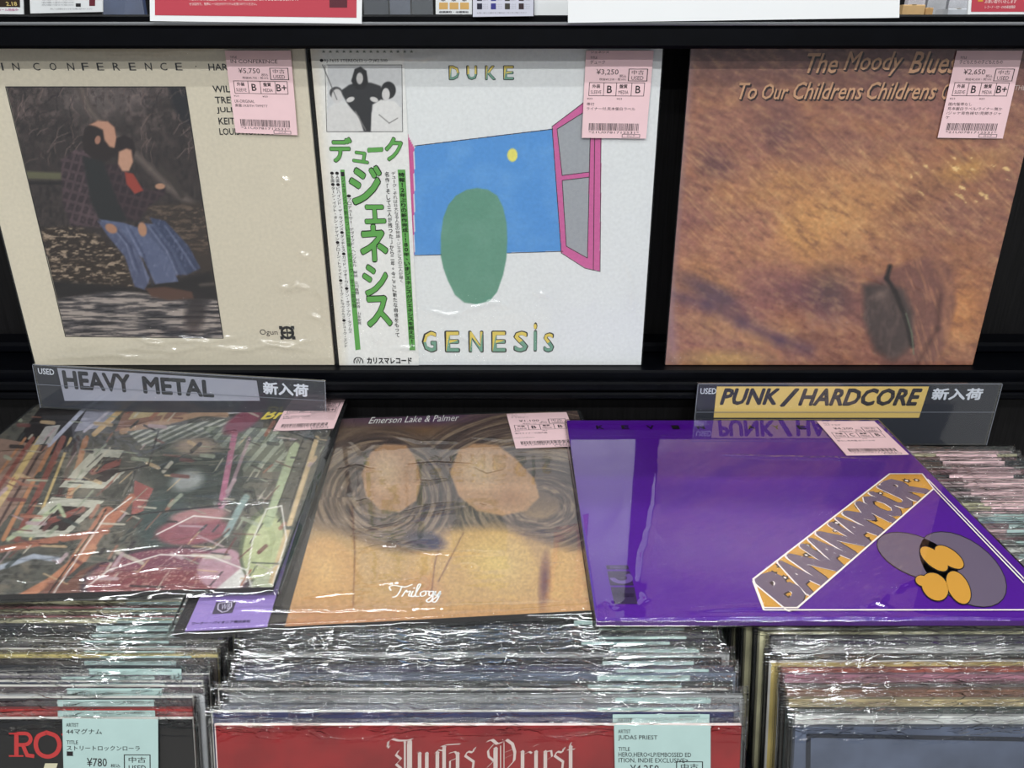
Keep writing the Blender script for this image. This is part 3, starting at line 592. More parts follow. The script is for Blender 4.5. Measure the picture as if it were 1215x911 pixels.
# ------------------------------------------------------------------ genre signs
def genre_sign(label, tl, tr, height, Yp, used, word, wx, fill, inkm, band, cjk, slant, seam=False):
    d = ray(*tl); t = Yp / d[1]; P0 = CAM + d * t; d = ray(*tr); t = Yp / d[1]; P1 = CAM + d * t
    U = P1 - P0; L_ = np.linalg.norm(U); U /= L_; V = np.cross(np.array([0, -1.0, 0]), U); V = V / np.linalg.norm(V)
    if V[2] < 0: V = -V
    b = Board(P0 - V * height, U, V)
    r = thing('genre_sign', label, 'sign', matrix=b.matrix())
    mb = MB(); w, h = L_, height
    mb.add([(0, 0, -.0024), (w, 0, -.0024), (w, h, -.0024), (0, h, -.0024), (0, 0, 0), (w, 0, 0), (w, h, 0), (0, h, 0)],
           [(0, 3, 2, 1), (4, 5, 6, 7), (0, 1, 5, 4), (1, 2, 6, 5), (2, 3, 7, 6), (3, 0, 4, 7)], M_ACRYL)
    mb.build('acrylic_holder', r)
    rim = MB()
    for (x0, x1, y0, y1) in ((0, w, h - .0008, h), (0, .0007, 0, h), (w - .0007, w, 0, h), (0, w, h * .54, h * .54 + .0006)):
        rim.add([(x0, y0, .0002), (x1, y0, .0002), (x1, y1, .0002), (x0, y1, .0002)], [(0, 1, 2, 3)], mat('acrylic_edge', (120, 124, 134), .2, .6))
    rim.build('holder_edge', r)
    p = Print(b, -.0012)
    DKN = mat('sign_card_navy', (20, 24, 38), .4, .4); cb = MB(); ch = h
    cb.add([(.002, .001, -.0018), (w - .002, .001, -.0018), (w - .002, h - .0025, -.0018), (.002, h - .0025, -.0018),
            (.002, .001, -.0013), (w - .002, .001, -.0013), (w - .002, h - .0025, -.0013), (.002, h - .0025, -.0013)],
           [(0, 3, 2, 1), (4, 5, 6, 7), (0, 1, 5, 4), (1, 2, 6, 5), (2, 3, 7, 6), (3, 0, 4, 7)], DKN)
    cb.build('card', r)
    p.poly(band, fill, .0001); p.line('USED', used[0], used[1], used[2], ink((205, 210, 220)), .02)
    for s, x0, x1, y0, y1, hh in word: p.line(s, (x0, y0), (x1, y1), hh, inkm, .05, slant, .0003)
    x0, y0, x1, y1, hh = cjk; p.line('新入荷', (x0, y0), (x1, y1), hh, ink((205, 210, 220)), .045)
    p.build('sign_lettering', r)
genre_sign('clear acrylic sign reading PUNK/HARDCORE in black on gold', (828, 455), (1190, 455), 0.070, 0.735,
           ((831, 468), (850, 468), 7), [('PUNK', 854, 923, 481, 481, 20), ('/', 925, 946, 483, 483, 22), ('HARDCORE', 947, 1091, 482, 482, 21)], None,
           mat('gold_card', (214, 184, 104), .4, .4), ink((30, 26, 34)), [(851, 459), (1103, 459), (1091, 496), (847, 496)], (1105, 475, 1165, 475, 14), .22)
genre_sign('clear acrylic sign reading HEAVY METAL in black on pale grey, tilted down to the right', (38, 432), (386, 452), 0.048, 0.733,
           ((45, 444), (64, 445.5), 7), [('HEAVY', 76, 156, 461.5, 466.5, 22), ('METAL', 170, 254, 467, 472, 20.5)], None,
           mat('pale_grey_card', (150, 152, 166), .4, .4), ink((30, 32, 40)), [(67, 437), (304, 452), (308, 476), (76, 476)], (312, 468, 366, 471.5, 15), 0)

# ------------------------------------------------------------------ the three covers lying over the stacks
def flat_board(x, y, z, ang, tilt=0.0):
    a = math.radians(ang); U = (math.cos(a), math.sin(a), 0); V = (-math.sin(a), math.cos(a), math.tan(math.radians(tilt)))
    return Board((x, y, z), U, V)
# A  the brown cover with its lavender band, under the other two
b = flat_board(-0.2225, 0.412, H - 0.352, 4.6)
r = album(b, 'brown and tan record cover titled Trilogy with a lavender paper band, lying flat')
jacket(r, 0.318, 0.320, 0.004, mat('dark_card', (38, 34, 34), 0.6, 0.3))
C = Canvas(b, 0.318, 0.320, 430, (196, 160, 104)); X, Y = C.X, C.Y
gr = fbm(X / 2.2, Y / 2.2, 81, 3); st = fbm((X + Y * .4) / 5, Y / 30, 83, 4)
C.put(np.clip((Y - 640) / 100, 0, 1), (206, 164, 106)); C.put(np.clip((650 - Y) / 60, 0, 1) * .95, (112, 92, 76)); C.ell(560, 497, 240, 14, (92, 60, 96), 0, .8, .95); C.ell(520, 512, 110, 12, (128, 90, 52), 0, .8, .6)
def band(pts, w0, n_, c1, c2, seed_, k=.8):                 # a soft mass with fine strands following its path
    r2 = random.Random(seed_); path = np.array(sm0(pts)); d_ = np.gradient(path, axis=0); nn = np.stack([-d_[:, 1], d_[:, 0]], 1); nn /= np.linalg.norm(nn, axis=1)[:, None] + 1e-9
    C.seg([tuple(q) for q in path], w0 * .8, [c1[j] * .6 + c2[j] * .4 for j in range(3)], w0 * .22, .8)
    for i in range(int(n_ * 1.8)):
        o_ = r2.gauss(0, .27); o2 = o_ + r2.gauss(0, .05); t_ = r2.random(); c_ = [c1[j] * t_ + c2[j] * (1 - t_) for j in range(3)]
        q = path + nn * (np.linspace(o_, o2, len(path)) * w0)[:, None]; a_ = r2.randrange(0, 4); C.seg([tuple(v_) for v_ in q[a_:len(q) - r2.randrange(1, 5)]], 1.3, c_, 1.2, k * .7)
def sm0(P_):
    o = []; P2 = [P_[0]] + list(P_) + [P_[-1]]
    for i in range(1, len(P2) - 2):
        for t in np.linspace(0, 1, 6, endpoint=False):
            a, b_, c_, d_ = [np.array(P2[i + k_ - 1], float) for k_ in range(4)]
            o.append(tuple(.5 * ((2 * b_) + (-a + c_) * t + (2 * a - 5 * b_ + 4 * c_ - d_) * t * t + (-a + 3 * b_ - 3 * c_ + d_) * t ** 3)))
    return o + [P_[-1]]
BR1, BR2 = (80, 64, 56), (146, 124, 98)
C.poly([(330, 742), (338, 690), (356, 656), (384, 646), (410, 656), (420, 690), (420, 742)], (204, 158, 98), 6); C.ell(384, 690, 30, 36, (220, 178, 112), 0, .9, .8)      # rounded tan forms
C.poly([(470, 742), (488, 676), (520, 632), (570, 600), (620, 640), (644, 676), (652, 742)], (208, 168, 102), 8); C.ell(590, 672, 50, 44, (228, 198, 124), 10, .9, .85); C.ell(500, 700, 40, 30, (188, 134, 96), 0, .9, .6)
C.poly([(648, 742), (644, 670), (664, 644), (700, 650), (760, 660), (780, 742)], (210, 168, 104), 7); C.ell(646, 690, 9, 44, (116, 76, 66), 4, .8, .9)
def arcs(cx, cy, lo, hi, k, seed_, sq=1.5):                 # fine strands curving round a centre
    r_ = np.hypot(X - cx, (Y - cy) * sq); a_ = np.arctan2((Y - cy) * sq, X - cx); q = fbm(r_ / 3.2, a_ * 2.2 + 9, seed_, 4)
    m_ = np.clip((hi - r_) / 26, 0, 1) * np.clip((r_ - lo) / 8, 0, 1) * k * np.clip((646 + 14 * np.sin(X / 34) - Y) / 16, 0, 1)
    C.put(m_, (88, 70, 62)); C.put(m_ * np.clip((q - .47) * 5, 0, 1) * .8, (164, 142, 112)); C.put(m_ * np.clip((.44 - q) * 6, 0, 1) * .7, (54, 42, 40))
arcs(640, 600, 20, 190, .95, 102); arcs(452, 590, 20, 104, .95, 101, 1.15)
C.ell(384, 680, 44, 48, (206, 160, 100), 8, .25); C.ell(386, 676, 30, 34, (220, 178, 114), 0, .9, .8); C.ell(566, 668, 76, 44, (208, 168, 104), 16, .3); C.ell(590, 668, 50, 36, (228, 198, 126), 10, .9, .8)
C.ell(706, 688, 46, 44, (208, 166, 104), 0, .3)
C.ell(505, 642, 30, 14, (54, 46, 66), 10, .5, .85)
C.poly([(440, 536), (456, 527), (482, 528), (494, 546), (500, 570), (494, 594), (474, 608), (450, 604), (434, 588), (429, 562)], (190, 146, 104), 3); C.ell(458, 560, 24, 30, (220, 186, 138), 0, .9, .8)
C.poly([(544, 534), (562, 526), (590, 528), (612, 544), (634, 568), (640, 590), (624, 606), (596, 612), (566, 606), (544, 588), (534, 560)], (194, 150, 106), 3); C.ell(570, 558, 34, 28, (226, 194, 146), 0, .9, .8); C.ell(606, 590, 26, 16, (170, 122, 84), 0, .9, .6)
for q in ([(418, 600), (421, 655), (419, 722)], [(524, 640), (516, 668), (512, 704)], [(550, 632), (520, 690)]): C.seg(q, 1.6, (112, 74, 60), 1.6, .6)
C.put(np.clip((Y - 706) / 34, 0, 1) * .55, (178, 120, 90)); C.mul(gr, .12); C.C *= np.array([.90, .90, .93])
bx = b.px(339, 742)[0]; k = (C.A < bx).astype(float); C.put(k, (36, 34, 36)); C.build('cover_print', r)
p = Print(b, 0.0004); WH = ink((240, 240, 236))
p.line('Emerson Lake & Palmer', (437, 503), (545, 499.5), 7.5, WH, .012, .35)
p.build('artist_lettering', r); p = Print(b, 0.0004)
# cursive title in pen strokes
def cur(pts, w=.0011): p.stroke(pts, w, WH, .0001)
def sm(pts, n=4):
    o = []
    P_ = [pts[0]] + list(pts) + [pts[-1]]
    for i in range(1, len(P_) - 2):
        for t in np.linspace(0, 1, n, endpoint=False):
            a, b_, c_, d_ = [np.array(P_[i + k_ - 1], float) for k_ in range(4)]
            o.append(tuple(.5 * ((2 * b_) + (-a + c_) * t + (2 * a - 5 * b_ + 4 * c_ - d_) * t * t + (-a + 3 * b_ - 3 * c_ + d_) * t ** 3)))
    return o + [pts[-1]]
for q in ([(464, 701), (462, 697), (468, 695), (480, 697), (489, 694)], [(477, 696), (474, 703), (470, 708), (466, 709)],
          [(477, 708), (482, 701), (483, 703), (487, 702), (485, 707), (488, 708)], [(490, 702), (488, 707), (491, 708), (496, 700), (499, 694), (496, 695), (493, 707), (497, 708)],
          [(503, 702), (499, 704), (500, 708), (505, 706), (505, 702), (503, 702), (509, 702)], [(513.5, 702), (509.5, 703), (509.5, 707), (513, 706), (514.5, 702), (513, 711), (509, 715), (506, 713), (511, 709), (517, 704)],
          [(517, 702), (516, 706), (519, 706.5), (522.5, 702), (520, 710), (516, 715), (513, 713), (519, 708), (523, 705)]): cur(sm(q))
p.stroke([(491, 698.5), (492, 698)], .0013, WH, .0001)
p.build('cover_lettering', r)
x0 = b.px(222, 720)[0]; x1 = b.px(325, 705)[0]; x0 = 0.008; x1 = b.px(318, 741)[0]
mb = MB(); LV = mat('lavender_band_paper', (148, 126, 190), .5, .35)
mb.add([(x0, 0.0, .0012), (x1, 0.0, .0012), (x1, .32, .0012), (x0, .32, .0012), (x0, 0, .0004), (x1, 0, .0004), (x1, .32, .0004), (x0, .32, .0004)],
       [(0, 1, 2, 3), (0, 4, 5, 1), (1, 5, 6, 2), (2, 6, 7, 3), (3, 7, 4, 0)], LV)
ob_ = mb.build('paper_band', r); ob_['label'] = 'lavender paper band with a dark shield emblem'
p = Print(b, 0.0014)
p.poly([(257, 716), (281, 714.5), (276, 729), (252, 730.5)], ink((74, 66, 84)))
sh = [(261, 717.5), (275, 716.5), (275, 722), (270, 727), (264, 728.5), (259, 725), (259, 720)]
p.stroke(sh + [sh[0]], .0008, ink((190, 184, 204)), .0002); p.line('WB', (262, 725.5), (272.5, 724.5), 6.5, ink((190, 184, 204)), .01, 0, .0002)
p.line('ワーナー・パイオニア株式会社', (227, 743.5), (297, 740.5), 3.6, ink((38, 28, 66)), .03); p.line('フォノグラム', (246, 710), (290, 708), 3, ink((60, 46, 100)), .03)
p.build('lettering', ob_)
price_label(b, r, [(601, 493), (672, 491), (687, 531), (612, 534)], 0.0022, 'エマーソン', 'トリロジー', '¥1,100', 'B', 'B', ['帯付ライナー付国内盤'], kx=1.0)
film(r, 0.318, 0.320, 0.004, M_SLEEVE, .25, 33, over=0.005, edge=.4, sx=7, sy=26, n0=.0016, board=b, creases=[
    [(470, 520), (500, 526), (540, 526)], [(485, 554), (520, 552), (560, 553)], [(490, 572), (510, 575), (530, 570)], [(470, 612), (510, 602), (545, 598)], [(474, 618), (500, 614), (548, 605)],
    [(418, 634), (460, 626), (500, 618)], [(420, 660), (450, 650), (510, 642)], [(440, 640), (490, 656), (530, 660), (590, 658)], [(418, 700), (460, 694), (500, 690)], [(360, 712), (400, 706), (440, 704)],
    [(250, 733), (300, 724), (340, 727), (500, 724), (700, 716)], [(560, 556), (575, 566), (600, 560)], [(566, 600), (580, 605)], [(416, 524), (430, 540), (440, 530)], [(550, 672), (566, 674)], [(410, 590), (425, 600), (440, 594)],
    [(230, 712), (300, 715), (330, 706)], [(400, 560), (420, 556), (450, 560)], [(560, 520), (600, 524), (640, 520)]])

# B  busy illustrated cover on the left
b = flat_board(-0.484, 0.434, H - 0.3435, 2.6)
r = album(b, 'record cover with a crowded multicoloured illustration, lying below the HEAVY METAL sign')
jacket(r, 0.318, 0.321, 0.004, mat('dark_card', (38, 34, 34)))
C = Canvas(b, 0.318, 0.321, 340, (86, 84, 74)); X, Y = C.X, C.Y
n1 = fbm(X / 16, Y / 12, 91); n2 = fbm(X / 5, Y / 4, 93)
C.put(np.clip((n1 - .5) * 4, 0, 1) * .6, (128, 112, 90)); C.put(np.clip((.45 - n2) * 4, 0, 1) * .6, (40, 38, 36))
C.poly([(50, 480), (110, 482), (80, 530), (20, 560), (0, 550)], (38, 30, 32)); C.poly([(-120, 600), (0, 520), (60, 530), (20, 600), (-60, 700)], (150, 112, 92))
for i in range(9): C.seg([(-60 + i * 16, 640), (30 + i * 9, 520)], 3 + i % 3 * 2, ((196, 120, 70), (150, 70, 56), (214, 176, 96), (80, 54, 50))[i % 4])
C.poly([(104, 484), (150, 482), (128, 506), (88, 512)], (150, 150, 172)); C.seg([(58, 528), (100, 485)], 5, (176, 180, 206)); C.seg([(112, 515), (146, 484)], 6, (220, 172, 100)); C.seg([(100, 512), (134, 484)], 3, (190, 180, 196))
C.poly([(40, 528), (54, 506), (72, 504), (60, 526)], (176, 172, 166)); C.poly([(150, 484), (230, 480), (216, 500), (136, 512)], (156, 104, 80)); C.poly([(160, 486), (210, 482), (196, 492), (152, 498)], (196, 168, 110))
C.poly([(236, 478), (335, 474), (318, 488), (226, 494)], (196, 190, 196)); C.seg([(145, 512), (200, 500), (240, 490), (268, 492)], 7, (188, 140, 100), 2)
for (a0, b0) in ((70, 578), (20, 636)):                                                   # pale rectangular frames
    fr_ = [(a0, b0), (a0 + 42, b0 - 46), (a0 + 104, b0 - 42), (a0 + 56, b0 + 2)]; C.poly(fr_, (182, 180, 158)); C.poly([(a0 + 26, b0 - 8), (a0 + 52, b0 - 36), (a0 + 88, b0 - 34), (a0 + 56, b0 - 6)], (54, 40, 38)); C.seg([(a0 + 40, b0 - 18), (a0 + 78, b0 - 32)], 7, (150, 66, 56))
C.poly([(150, 520), (188, 512), (176, 552), (140, 560)], (90, 88, 78)); k = C.poly([(150, 512), (290, 494), (300, 512), (170, 530)], (102, 108, 92))
C.put(k * (np.sin(X / 2.2 + Y) > .2) * .8, (206, 204, 186)); k = C.poly([(240, 506), (330, 508), (350, 560), (290, 560)], (96, 106, 86)); C.put(k * (np.sin(X / 2.6 + Y / 3) > .3) * .6, (190, 200, 172))
C.ell(235, 560, 78, 52, (46, 60, 54), 10, .5, .9); C.ell(190, 618, 34, 46, (52, 74, 72), 20, .5, .9); C.ell(222, 570, 26, 16, (166, 170, 166), -15, .5, .8); C.ell(232, 530, 34, 14, (176, 140, 112), 0, .5, .8)
C.poly([(156, 612), (160, 570), (182, 580), (170, 606)], (170, 78, 72)); C.seg([(282, 496), (262, 600)], 7, (190, 92, 128)); C.seg([(296, 520), (250, 640)], 4, (196, 140, 160), 1, .7)
C.seg([(128, 610), (66, 705)], 18, (186, 96, 62), 2); C.seg([(0, 652), (126, 630)], 8, (176, 96, 68), 2); C.seg([(156, 590), (130, 622)], 9, (192, 104, 70), 2); C.seg([(110, 650), (60, 690), (20, 712)], 10, (200, 116, 74), 2)
C.seg([(-20, 680), (40, 660), (70, 664)], 6, (150, 160, 176), 2); C.seg([(10, 640), (70, 600), (76, 612)], 5, (176, 190, 140), 2)
C.poly([(60, 690), (140, 660), (120, 706), (40, 712)], (128, 74, 58), 4)
C.ell(196, 690, 104, 42, (66, 44, 58), -4, .05); q = C.ell(198, 688, 98, 38, (136, 62, 84), -4, .06); C.put(q * np.clip((Y - 672) / 10, 0, 1) * .7, (146, 52, 52)); C.put(q * (fbm(X / 1.6, Y / 1.6, 95, 2) > .68) * .6, (222, 176, 150))
C.ell(262, 674, 30, 24, (186, 130, 146), -20, .1); C.poly([(250, 704), (288, 672), (292, 690), (276, 706)], (208, 204, 196), 2)
C.ell(228, 630, 48, 18, (156, 72, 84), -6, .2); C.ell(236, 612, 40, 10, (176, 110, 110), -6, .3); C.seg([(268, 634), (286, 600), (292, 590)], 8, (132, 160, 154), 2)
C.ell(312, 646, 28, 46, (96, 106, 74), 14, .06); C.ell(312, 648, 24, 42, (180, 190, 124), 14, .1); C.seg([(318, 620), (350, 530)], 11, (166, 184, 132), 2)
C.poly([(300, 690), (330, 668), (322, 700), (296, 704)], (172, 180, 140), 2)
for x_, c_ in ((362, (214, 176, 116)), (376, (60, 52, 54)), (388, (206, 150, 84))): C.seg([(x_ - 40, 690), (x_ + 14, 520)], 6, c_, 2)
C.ell(288, 500, 30, 12, (150, 50, 76), -30, .3)
rq = random.Random(21)
for i in range(300):                                       # small printed clutter: bars, rods and dashes in the picture's own colours
    x_, y_ = rq.uniform(-60, 400), rq.uniform(486, 700); l_ = rq.uniform(8, 34) * (y_ - 300) / 330; a_ = rq.choice((-.85, -.95, -1.1, .12, .05, .5)); c_ = rq.choice(((196, 186, 160), (44, 38, 40), (176, 96, 70), (150, 160, 130), (206, 166, 110), (52, 62, 60), (186, 150, 156), (120, 60, 56)))
    C.seg([(x_, y_), (x_ + l_ * math.cos(a_), y_ + l_ * math.sin(a_) * .8)], rq.choice((1.2, 1.6, 2.4, 4.5)), c_, 1.0, .85)
for q_ in ([(100, 698), (130, 676), (190, 658), (250, 660), (292, 676), (300, 700)], [(62, 706), (126, 612), (156, 590)], [(292, 690), (300, 640), (316, 604), (334, 600), (340, 640), (322, 700)], [(186, 634), (230, 612), (276, 616)]): C.seg(q_, 1.4, (232, 226, 214), 1)
for q_ in ([(52, 712), (116, 622), (126, 604)], [(140, 560), (176, 552), (188, 512)], [(330, 600), (360, 520)], [(344, 604), (372, 520)], [(150, 612), (200, 606), (262, 600)]): C.seg(q_, 1.6, (34, 28, 30), 1)
C.mul(n2, .12); g_m = C.C.mean(-1, keepdims=True); C.C = (g_m + (C.C - g_m) * .66) * .96 + 6; C.build('cover_print', r)
p = Print(b, 0.0004)
p.line('JOHN GOODSALL・ROBIN LUMLEY・PERCY JONES', (150, 491), (316, 486), 5.5, ink((196, 90, 84)), .01, .2)
p.line('Bri', (309, 498), (342, 497), 11, ink((236, 214, 90)), .03, .3); p.build('cover_lettering', r)
price_label(b, r, [(346, 473.5), (411, 472), (396, 510), (324, 513)], 0.0020, 'ブランド', 'ドゥ・ゼイ', '¥1,200', 'B+', 'B+', ['UK-ORIGINAL', '見本盤白ラベル'], kx=.8)
rq = random.Random(77); STREAKS = []
for i in range(26):
    x_, y_ = rq.uniform(-40, 300), rq.uniform(500, 700); l_ = rq.uniform(25, 90); STREAKS.append([(x_, y_), (x_ + l_ / 2, y_ + rq.uniform(-6, 3)), (x_ + l_, y_ + rq.uniform(-8, 4))])
film(r, 0.318, 0.321, 0.004, M_SLEEVE, .8, 47, over=0.006, edge=.5, sx=6, sy=24, n0=.0012, board=b, creases=[
    [(0, 604), (60, 598), (130, 592)], [(0, 618), (50, 614), (120, 614)], [(20, 640), (100, 634), (160, 628)], [(10, 662), (90, 660), (180, 650), (300, 655)], [(0, 692), (100, 688), (200, 676), (280, 680)],
    [(0, 574), (60, 570), (120, 575)], [(100, 706), (200, 700), (320, 702)], [(165, 545), (210, 525), (270, 520), (320, 530)], [(180, 560), (230, 540), (300, 545)], [(200, 518), (240, 498), (290, 495)],
    [(230, 580), (280, 570), (340, 575)], [(160, 600), (220, 595), (290, 600), (360, 595)], [(240, 620), (300, 615), (360, 622)], [(180, 650), (240, 640), (290, 634)], [(300, 510), (340, 515), (380, 530)], [(250, 556), (300, 552), (370, 560)],
    [(0, 560), (40, 548), (70, 550)], [(150, 640), (200, 612), (250, 610)], [(300, 580), (330, 640), (320, 680)], [(140, 520), (170, 550), (150, 590)], [(0, 586), (30, 584), (60, 588)]] + STREAKS)

# C  purple cover on the right
b = flat_board(0.0555, 0.4165, H - 0.346, 0.0)
r = album(b, 'purple record cover with a diagonal BANANAMOUR band, lying in front of the PUNK/HARDCORE sign')
PU = (76, 8, 140)
jacket(r, 0.3155, 0.304, 0.004, mat('purple_card', (70, 20, 110), 0.6, 0.3))
C = Canvas(b, 0.3155, 0.304, 300, PU); C.mul(fbm(C.A * 14, C.B * 14, 99), .05)
X, Y = C.X, C.Y; C.build('cover_print', r)
p = Print(b, 0.0004); WL = ink((246, 238, 232)); YE = ink((206, 152, 58)); GY = ink((104, 92, 112))
band = [(893.5, 688), (1055.5, 563), (1094, 563), (1107.5, 580.6), (946, 722), (906, 722)]
p.poly(band, YE)
rr = random.Random(5); B6 = p.L(*band)
def inside(q, P_):
    s_ = False
    for i in range(len(P_)):
        (x0_, y0_), (x1_, y1_) = P_[i], P_[(i + 1) % len(P_)]
        if (y0_ > q[1]) != (y1_ > q[1]) and q[0] < (x1_ - x0_) * (q[1] - y0_) / (y1_ - y0_) + x0_: s_ = not s_
    return s_
cnt = 0
while cnt < 46:
    q = (rr.uniform(895, 1105), rr.uniform(565, 720))
    if not inside(q, [(903, 690), (1056, 570), (1088, 570), (1096, 580), (944, 714), (910, 714)]): continue
    cnt += 1; c = np.array(b.px(*q)); rad = rr.uniform(.0022, .0036)
    p.mb.add([(c[0] + rad * (1.2 if i % 2 else .75) * math.cos(i * math.pi / 6), c[1] + rad * (1.2 if i % 2 else .75) * math.sin(i * math.pi / 6), .0005) for i in range(12)], [tuple(range(12))], KB)
    p.mb.add([(c[0] + rad * .4 * math.cos(i * math.pi / 4), c[1] + rad * .4 * math.sin(i * math.pi / 4), .00055) for i in range(8)], [tuple(range(8))], WL)
q = [(896, 690), (1053, 566), (1102, 578), (944, 721)]
bl = [np.array(k_) for k_ in p.L((902, 686), (1062, 563.5), (1104, 581), (945, 720.5))]
fm = quadmap(bl)
for i, ch in enumerate('BANANAMOUR'):
    u0 = [-.035, .075, .165, .275, .365, .47, .56, .69, .775, .87][i]; u1 = [.085, .175, .285, .375, .485, .575, .70, .785, .875, .995][i]
    p.text(fm, ch, u0, -.03, u1, 1.05, KB, .09, 0, .00018); p.text(fm, ch, u0 - .008, -.06, u1 - .010, 1.0, WL, .05, 0, .0003); p.text(fm, ch, u0 - .002, -.05, u1 - .003, 1.03, GY, .07, 0, .00042)
for q in ([*band, band[0]], [(893.5, 691), (906, 724.5)]): p.stroke(q, .0013, WL, .0005)
a1, b1 = b.px(1107.5, 580.6); b2 = b.px(906, 724.5)[1]; a0 = b.px(906, 724.5)[0]
for (x0_, x1_, y0_, y1_) in ((a1 - .0006, a1 + .0006, b2, b1), (a1 + .0022, a1 + .0033, b2, b1 + .016), (a0, a1 + .0033, b2 - .0008, b2 + .0005)):
    p.mb.add([(x0_, y0_, .00095), (x1_, y0_, .00095), (x1_, y1_, .00095), (x0_, y1_, .00095)], [(0, 1, 2, 3)], WL)
# plain stand-in emblem: two grey ovals and yellow oblongs
def disc(cx, cy, rx, ry, rot, m_, dn, n=28):
    t = math.radians(rot); pts = []
    for i in range(n):
        a = 2 * math.pi * i / n; u, v = rx * math.cos(a), ry * math.sin(a); pts.append((cx + u * math.cos(t) - v * math.sin(t), cy + u * math.sin(t) + v * math.cos(t)))
    p.poly(pts, m_, dn)
disc(1089, 661, 52, 24, 22, KB, .00005); disc(1142, 676, 60, 35, 36, KB, .00005)
disc(1089, 661, 51, 23, 22, GY, .0001); disc(1142, 676, 59, 34, 36, GY, .0001)
for (cx, cy, rx, ry, rot) in ((1108, 664, 20, 9, 40), (1126, 662, 20, 9, 36), (1109, 697, 18, 14, 50), (1137, 698, 21, 12, 62), (1094, 690, 8, 6, 20)):
    disc(cx, cy, rx + 1.2, ry + 1.2, rot, KB, .0002 + .00002 * (cx % 7)); disc(cx, cy, rx, ry, rot, YE, .00035 + .00002 * (cx % 7))
for i, ch in enumerate('KEVIN AYERS'):
    x = 712.5 + i * 30
    if ch != ' ': p.line(ch, (x - 4.5, 509.5), (x + 4.5, 509.5), 4.6, KB, .04)
LG = ink((44, 26, 70)); LP_ = ink((96, 70, 140))
p.poly([(719, 671), (745, 671), (746.5, 676), (720, 676)], LG); p.poly([(720.5, 678), (747, 678), (752, 695), (724, 695)], LG); p.poly([(724.5, 697), (752.5, 697), (756.5, 717), (729, 717)], LG)
p.line('STEREO', (724, 675), (741, 675), 2.8, LP_, .02); p.line('Odeon', (731, 709), (752, 709), 7, LP_, .0)
c = np.array(b.px(737, 686))
p.mb.add([(c[0] + rad * 1.2 * math.cos(a * math.pi / 8), c[1] + rad * math.sin(a * math.pi / 8), .0006) for a in range(8, 19) for rad in (.0070, .0035)], [(2 * i, 2 * i + 1, 2 * i + 3, 2 * i + 2)[::-1] for i in range(10)], LP_)
p.build('cover_lettering', r)
price_label(b, r, [(969, 501.5), (1037, 501.5), (1078, 541), (1004, 542)], 0.0020, 'ケヴィン', 'バナナモア', '¥4,200', 'C', 'B', ['帯なし見本盤.白ラベル付'], kx=1.0)
film(r, 0.3155, 0.304, 0.004, M_FLAT, 0.05, 55, over=0.0028, edge=0.25, sx=4, sy=8, n0=.0014, board=b, chh=.0007, creases=[
    [(780, 532), (777, 600), (764, 660), (758, 690)], [(764, 706), (768, 712), (762, 718)], [(860, 541), (920, 544), (980, 545), (1060, 548)], [(820, 727), (900, 722), (960, 730)], [(1060, 704), (1070, 696), (1085, 690)],
    [(1030, 722), (1040, 716), (1056, 722)], [(720, 715), (730, 722), (738, 718)], [(830, 732), (1000, 736), (1200, 734)], [(1050, 706), (1044, 716), (1052, 724)]])

# ------------------------------------------------------------------ records standing in the bins
TL = math.radians(15.0)                                   # the records lean back
def lean_board(x0, y, ztop, yaw=0.0):
    V = np.array([0, math.sin(TL), math.cos(TL)]); O = np.array([x0, y, ztop]) - V * 0.315
    return Board(O, (math.cos(yaw), math.sin(yaw), 0), V)
# shared meshes
def stack_film(seed):
    n, mrows = 90, 9; w = 0.315; ov = 0.003; v = []; f = []; rs = np.random.RandomState(seed)
    x = np.linspace(-ov, w + ov, n); crn = np.exp(-np.minimum(x + ov, w + ov - x) / 0.02)
    e1 = fbm(x * 40, x * 0 + seed, seed, 4) - .5; e2 = fbm(x * 90, x * 0 + seed + 5, seed + 3, 4) - .5; e3 = fbm(x * 60, x * 0 + 2.5 + seed, seed + 7, 4) - .5
    rows = [(0.20, 0.0010, 0.0), (0.285, 0.0012, .2), (0.300, 0.0012, .4), (0.308, 0.0013, .6), (0.313, 0.0013, .8), (0.3175, 0.0005, 1.), (0.3195, -0.0012, 1.2), (0.3180, -0.0026, 1.2), (0.3150, -0.0034, .8), (0.300, -0.0034, .4), (0.20, -0.0032, 0)]
    for (h, nn, k) in rows:
        for i in range(n):
            v.append((x[i] + .0008 * k * e3[i], h + k * (.0022 * e1[i] + .006 * crn[i] * e2[i]), nn + k * (.0016 * e2[i] * (0.6 + crn[i] * 2.5) + .0006 * e3[i])))
    R_ = len(rows)
    for r_ in range(R_ - 1):
        for i in range(n - 1): q = r_ * n + i; f.append((q, q + 1, q + n + 1, q + n))
    # side gusset strips
    for i0 in (0, n - 1):
        for r_ in range(R_ // 2): a = r_ * n + i0; b_ = (r_ + 1) * n + i0; c_ = (R_ - 2 - r_) * n + i0; d_ = (R_ - 1 - r_) * n + i0; f.append((a, b_, c_, d_) if i0 else (d_, c_, b_, a))
    me = bpy.data.meshes.new('plastic_sleeve'); me.from_pydata([tuple(map(float, q)) for q in v], [], f); me.materials.append(M_CRINKLE)
    me.polygons.foreach_set('use_smooth', [True] * len(f)); return me
FILMS = [stack_film(s) for s in (3, 14, 25, 36, 47, 58, 69, 80)]
tj = thing('tmp', 'x', 'x'); JM = jacket(tj, 0.315, 0.315, 0.0026, M_BLACK).data
for o in list(tj.children): bpy.data.objects.remove(o)
bpy.data.objects.remove(tj)
JV = {}
